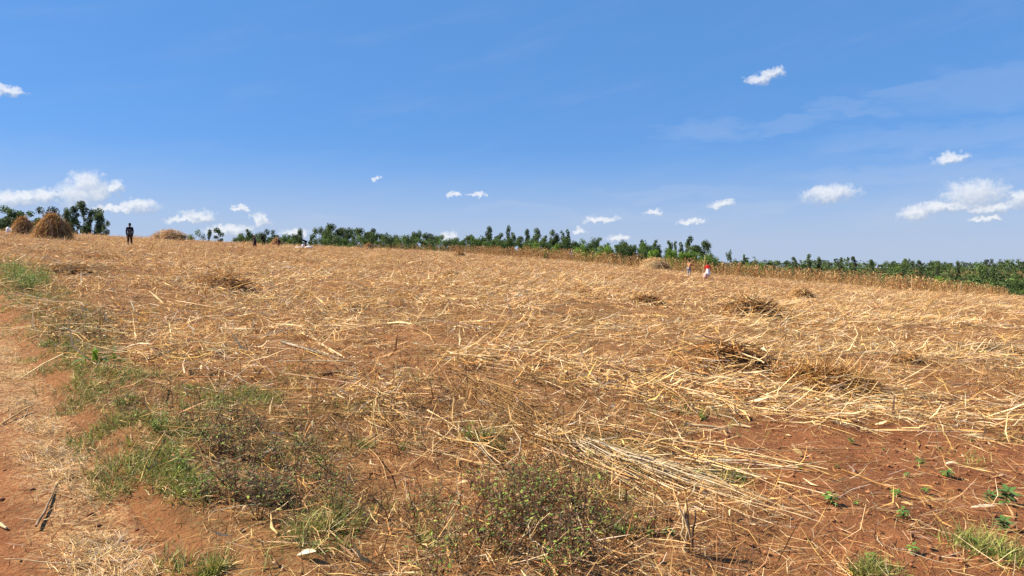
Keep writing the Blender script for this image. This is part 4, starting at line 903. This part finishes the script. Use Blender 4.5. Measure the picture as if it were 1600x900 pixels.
weed(853, 406, [(PROTO['brush'][0][0], PROTO['brush'][0][1])], 0, 'small green shrub at the foot of the standing maize', None, .11, 'shrub', 'shrub')
# ------------------------------------------------------------------ people
SKIN = flat_mat('skin', (.09, .05, .032), .6, 20, .1); HAIR = flat_mat('hair', (.012, .010, .009), .8, 60, .3)
def skin_mesh(name, pts, edges, mat, sub=2):
    """pts: {key: (x, y, z, r)}; edges: key pairs -> one continuous tapered surface"""
    me = bpy.data.meshes.new(name); keys = list(pts); ix = {k: i for i, k in enumerate(keys)}
    me.from_pydata([pts[k][:3] for k in keys], [(ix[a], ix[b]) for a, b in edges], []); o = bpy.data.objects.new(name, me); COL.objects.link(o)
    sk = o.modifiers.new('skin', 'SKIN'); sk.use_smooth_shade = True
    for i, k in enumerate(keys):
        r = pts[k][3]; me.skin_vertices[0].data[i].radius = r if isinstance(r, tuple) else (r, r)
    me.skin_vertices[0].data[0].use_root = True
    sb = o.modifiers.new('sub', 'SUBSURF'); sb.levels = sub; sb.render_levels = sub
    dg = bpy.context.evaluated_depsgraph_get(); m2 = bpy.data.meshes.new_from_object(o.evaluated_get(dg)); m2.name = name
    bpy.data.objects.remove(o); m2.materials.clear(); m2.materials.append(mat); return m2
def lathe(name, prof, mat, seg=20, sq=(1, 1), wav=0):
    V, Q = [], []
    for i, (r, z) in enumerate(prof):
        for k in range(seg):
            a = 2*math.pi*k/seg; w = 1+wav*math.sin(a*6)*(1-i/len(prof)); V.append((r*w*sq[0]*math.cos(a), r*w*sq[1]*math.sin(a), z))
    for i in range(len(prof)-1):
        for k in range(seg): Q.append((i*seg+k, i*seg+(k+1) % seg, (i+1)*seg+(k+1) % seg, (i+1)*seg+k))
    return mesh_np(name, V, Q, 4, None, mat, True)
def figure(h, lean=0.0, arms=((.30, .05, .0), (.30, .05, .0)), knees=0.0, stride=.06, bow=0.0):
    """joint table in metres for a standing figure facing +Y; lean bends the trunk forward at the hips"""
    s = h/1.7; P = {}
    def bend(x, y, z):
        if z > .92: dz = z-.92; return (x, y*math.cos(lean)+dz*math.sin(lean)+0, .92+dz*math.cos(lean)-y*math.sin(lean))
        return (x, y, z)
    def add(k, x, y, z, r):
        q = bend(x, y, z); P[k] = (q[0]*s, q[1]*s, q[2]*s, tuple(a*s for a in r) if isinstance(r, tuple) else r*s)
    add('pelvis', 0, 0, .95, (.14, .10)); add('waist', 0, 0, 1.10, (.125, .09)); add('chest', 0, .0, 1.30, (.155, .10)); add('neckb', 0, -.01, 1.44, .06); add('neck', 0, .0, 1.50, .05)
    add('head', 0, .02, 1.58, (.073, .088)); add('crown', 0, .01, 1.665, (.06, .075)); add('nose', 0, .115, 1.575, .014); E = [('pelvis', 'waist'), ('waist', 'chest'), ('chest', 'neckb'), ('neckb', 'neck'), ('neck', 'head'), ('head', 'crown'), ('head', 'nose')]
    for sd, nm, arm in ((-1, 'l', arms[0]), (1, 'r', arms[1])):
        add('ear'+nm, sd*.082, .0, 1.585, .012); E.append(('head', 'ear'+nm))
        add('hip'+nm, sd*.09, 0, .90, .088); add('knee'+nm, sd*.10, .02+sd*stride*.5+knees, .50, .06); add('ank'+nm, sd*.11, sd*stride, .085, .042); add('toe'+nm, sd*.12, sd*stride+.15, .03, (.04, .028))
        E += [('pelvis', 'hip'+nm), ('hip'+nm, 'knee'+nm), ('knee'+nm, 'ank'+nm), ('ank'+nm, 'toe'+nm)]
        add('sh'+nm, sd*.19, 0, 1.385, .056); out, fwd, up = arm
        ex, ey, ez = sd*(.21+out*.25), fwd*.35, 1.11+up*.25; wx, wy, wz = sd*(.20+out*.22), fwd*.95, .87+up*.75
        add('el'+nm, ex, ey, ez, .040); add('wr'+nm, wx, wy, wz, .027)
        d = np.array([wx-ex, wy-ey, wz-ez]); d /= np.linalg.norm(d); pm = np.array([wx, wy, wz])+d*.075; add('palm'+nm, *pm, (.036, .018))
        E += [('chest', 'sh'+nm), ('sh'+nm, 'el'+nm), ('el'+nm, 'wr'+nm), ('wr'+nm, 'palm'+nm)]
        c = np.cross(d, [sd, 0, 0]); c /= np.linalg.norm(c)+1e-6
        for f, (o, l) in enumerate(((.028, .07), (.010, .08), (-.010, .075), (-.027, .058))):
            a = pm+c*o+d*.025; b = a+d*l*.55; e = b+d*l*.4-np.array([sd*.015, 0, 0])
            for q, (nmx, rr) in zip((b, e), (('a', .0095), ('b', .008))): add(f'f{f}{nmx}{nm}', *q, rr)
            E += [('palm'+nm, f'f{f}a{nm}'), (f'f{f}a{nm}', f'f{f}b{nm}')]
        th = pm-d*.04+c*.04; te = th+d*.045+c*.012; add('ta'+nm, *th, .011); add('tb'+nm, *te, .009); E += [('palm'+nm, 'ta'+nm), ('ta'+nm, 'tb'+nm)]
    return P, E
def grown(P, keys, edges, k=1.18, add=.012):
    pts = {q: P[q][:3]+((tuple(a*k+add for a in P[q][3]) if isinstance(P[q][3], tuple) else P[q][3]*k+add),) for q in keys}; return pts, [e for e in edges if e[0] in keys and e[1] in keys]
def person(loc, rz, h, label, top, bottom, hat=None, skirt=None, headwrap=None, stripes=None, **kw):
    P, E = figure(h, **kw); s = h/1.7; t = thing('person', loc, label, 'person', None, rz)
    put('body', skin_mesh('body', P, E, SKIN, 1), t)
    tk = ['pelvis', 'waist', 'chest', 'neckb', 'shl', 'shr', 'ell', 'elr', 'wrl', 'wrr']
    a, b = grown(P, tk, E, 1.16, .012*s); a['neckb'] = a['neckb'][:3]+(.055*s,)
    put('shirt', skin_mesh('shirt', a, b, top, 2), t)
    if skirt:
        z0, r0 = skirt; put('skirt', lathe('skirt', [(r0*s, z0*s), (r0*.97*s, (z0+.15)*s), (.2*s, .80*s), (.175*s, .96*s), (.155*s, 1.06*s)], bottom, 24, (1, .85), .06), t)
    else:
        lk = ['pelvis', 'hipl', 'hipr', 'kneel', 'kneer', 'ankl', 'ankr']; a, b = grown(P, lk, E, 1.2, .012*s); put('trousers', skin_mesh('trousers', a, b, bottom, 2), t)
    c = P['crown']; hx, hy, hz = c[0], c[1], c[2]; lean = kw.get('lean', 0)
    if hat:
        o = put('hat', lathe('hat', [(.20, -.035), (.19, -.02), (.105, -.015), (.10, .06), (.08, .10), (.01, .115)], hat), t, (hx, hy, hz), (-lean, 0, 0), s)
    elif headwrap:
        o = put('head_wrap', lathe('head_wrap', [(.07, -.10), (.105, -.05), (.115, .02), (.09, .075), (.01, .10)], headwrap, 16, (1, 1.1)), t, (hx, hy, hz), (-lean, 0, 0), s)
    else:
        o = put('hair', lathe('hair', [(.05, -.15), (.085, -.10), (.098, -.03), (.092, .04), (.06, .08), (.005, .092)], HAIR, 16, (1, 1.12)), t, (hx, hy-.035*s, hz), (-lean, 0, 0), s)
    if stripes:
        for z in (1.02, 1.12, 1.2):
            put('stripe', lathe('stripe', [(.178*s, z*s), (.180*s, (z+.03)*s)], stripes, 20, (1, .74)), t)
    return t
def at(u, v, depth=None):
    if depth is None: return gp(u, v)
    x, y, _ = pixd(u, v, depth); return x, y, float(G(x, y))
NAVY = flat_mat('dark_cloth', (.018, .018, .026), .9); KHAKI = flat_mat('brown_trouser', (.055, .035, .028), .9); GREYC = flat_mat('grey_stripe', (.22, .22, .20), .9)
RED = flat_mat('red_cloth', (.62, .018, .022), .8); WHITE = flat_mat('white_cloth', (.82, .80, .80), .8, 30, .06); PINK = flat_mat('pink_cloth', (.62, .36, .33), .85); TAN = flat_mat('tan_cloth', (.40, .20, .10), .85)
GREY = flat_mat('grey_trouser', (.24, .25, .27), .85); BLACK = flat_mat('black_cloth', (.010, .010, .012), .9); MAROON = flat_mat('maroon_cloth', (.035, .012, .018), .9); MAUVE = flat_mat('mauve_cloth', (.20, .13, .16), .9)
person(at(203, 383.5), 3.3, 1.72, 'person in dark striped jacket and brown trousers standing on the crest', NAVY, KHAKI, stripes=GREYC, arms=((.12, .02, 0), (.12, .02, 0)))
person(at(1076.5, 433), -1.0, 1.72, 'person in tan top, grey trousers and dark hat before the maize', TAN, GREY, hat=BLACK, arms=((.1, .35, .55), (.1, .35, .5)), lean=.08)
person(at(1106, 435.5), -.3, 1.62, 'person in red top and white skirt beside the dry maize', RED, WHITE, skirt=(.42, .27), arms=((.35, .1, .1), (.3, .05, .15)), stride=.04)
person(at(398, 388, 74), 2.2, 1.35, 'person in dark dress and pale head wrap on the crest', MAROON, MAROON, skirt=(.1, .30), headwrap=WHITE, arms=((.1, .2, .3), (.1, .2, .3)))
person(at(412, 382, 90), 2.6, 1.5, 'person in black bending behind the one in the pale head wrap', BLACK, BLACK, lean=.7, arms=((.1, .3, -.1), (.1, .3, -.1)))
person(at(436, 385, 88), 2.0, 1.4, 'person in mauve top standing right of the rust straw cone', MAUVE, MAROON, arms=((.1, .2, .1), (.1, .2, .1)), lean=.2)
person(at(478, 387, 90), 1.9, 1.5, 'person in black bent over white sacks on the crest', BLACK, NAVY, lean=1.15, arms=((.1, .2, -.2), (.1, .2, -.2)))
# sacks and cloth
def sack(loc, w, h, d, mat, label, rz=0, lying=False, name='sack', group=None):
    bm = bmesh.new(); bmesh.ops.create_icosphere(bm, subdivisions=3, radius=1); r = random.Random(int(loc[0]*97+loc[1]))
    ph = [r.uniform(0, 6) for _ in range(4)]
    for v in bm.verts:
        x, y, z = v.co; p = 2.6; k = (abs(x)**p+abs(y)**p+abs(z)**p)**(-1/p); v.co *= k
        v.co *= 1+.05*math.sin(5*x+ph[0])*math.sin(4*y+ph[1])+.04*math.sin(9*z+ph[2]+3*x)
        if v.co.z > .75: v.co.x *= .72; v.co.y *= .72
        v.co = Vector((v.co.x*w/2, v.co.y*d/2, (v.co.z+.9)*h/2))
    me = bpy.data.meshes.new(name); bm.to_mesh(me); bm.free(); me.materials.append(mat)
    for p in me.polygons: p.use_smooth = True
    return tag(put(name, me, None, loc, (0, 0, rz)), label, 'sack', group)
x, y, z = at(1101.5, 436); sack((x, y-.25, z), .42, .55, .4, PINK, 'pale pink sack on the ground at the side of the person in red', .4)
x, y, z = at(484, 388.5, 88); sack((x, y-.4, z), .9, .3, .5, WHITE, 'white sack lying right of the person bent over on the crest', .2)
x, y, z = at(468, 388, 88); sack((x, y-.4, z), .95, .2, .5, WHITE, 'flat white sack lying left of the person bent over on the crest', -.1)
x, y, z = at(474.5, 388, 87); sack((x, y-.3, z), .3, .5, .4, WHITE, 'upright white sack in front of the person bent over', -.1)
x, y, z = at(13, 362, 78); sack((x, y, z), .45, .75, .4, WHITE, 'white upright sack standing left of the loose reddish stack', 0)
x, y, z = at(21, 361, 78); sack((x, y, z), .45, .7, .4, WHITE, 'white upright sack leaning against the loose reddish stack', .3)
# the tall pale stalk standing by the woman
x, y, z = at(1099, 432); o = put('maize_stalk', stalk_mesh(160, 2.6, .045, 1, PAL[1]), None, (x, y+.3, z-.1), (0, -1.46, .3)); tag(o, 'tall pale bare maize stalk standing left of the person in red', 'stalk')
for k, (u, v, hh) in enumerate(((1200,489,.8), (1425,458,1.9), (1462,455,1.6), (1368,450,2.0), (1500,460,1.5))):
    x, y, z = at(u, v); o = put('maize_stalk', stalk_mesh(170+k, hh*1.0, .04 if k else .02, 1, PAL[1]), None, (x, y, z-.08), (0, -1.5+random.uniform(-.08, .08), random.uniform(0, 6)))
    tag(o, 'pale stub of a stalk standing upright behind the dark leafy pile' if k == 0 else 'pale bare stalk standing in front of the dry maize edge', 'stalk', None if k == 0 else 'pale bare stalks before the maize edge')
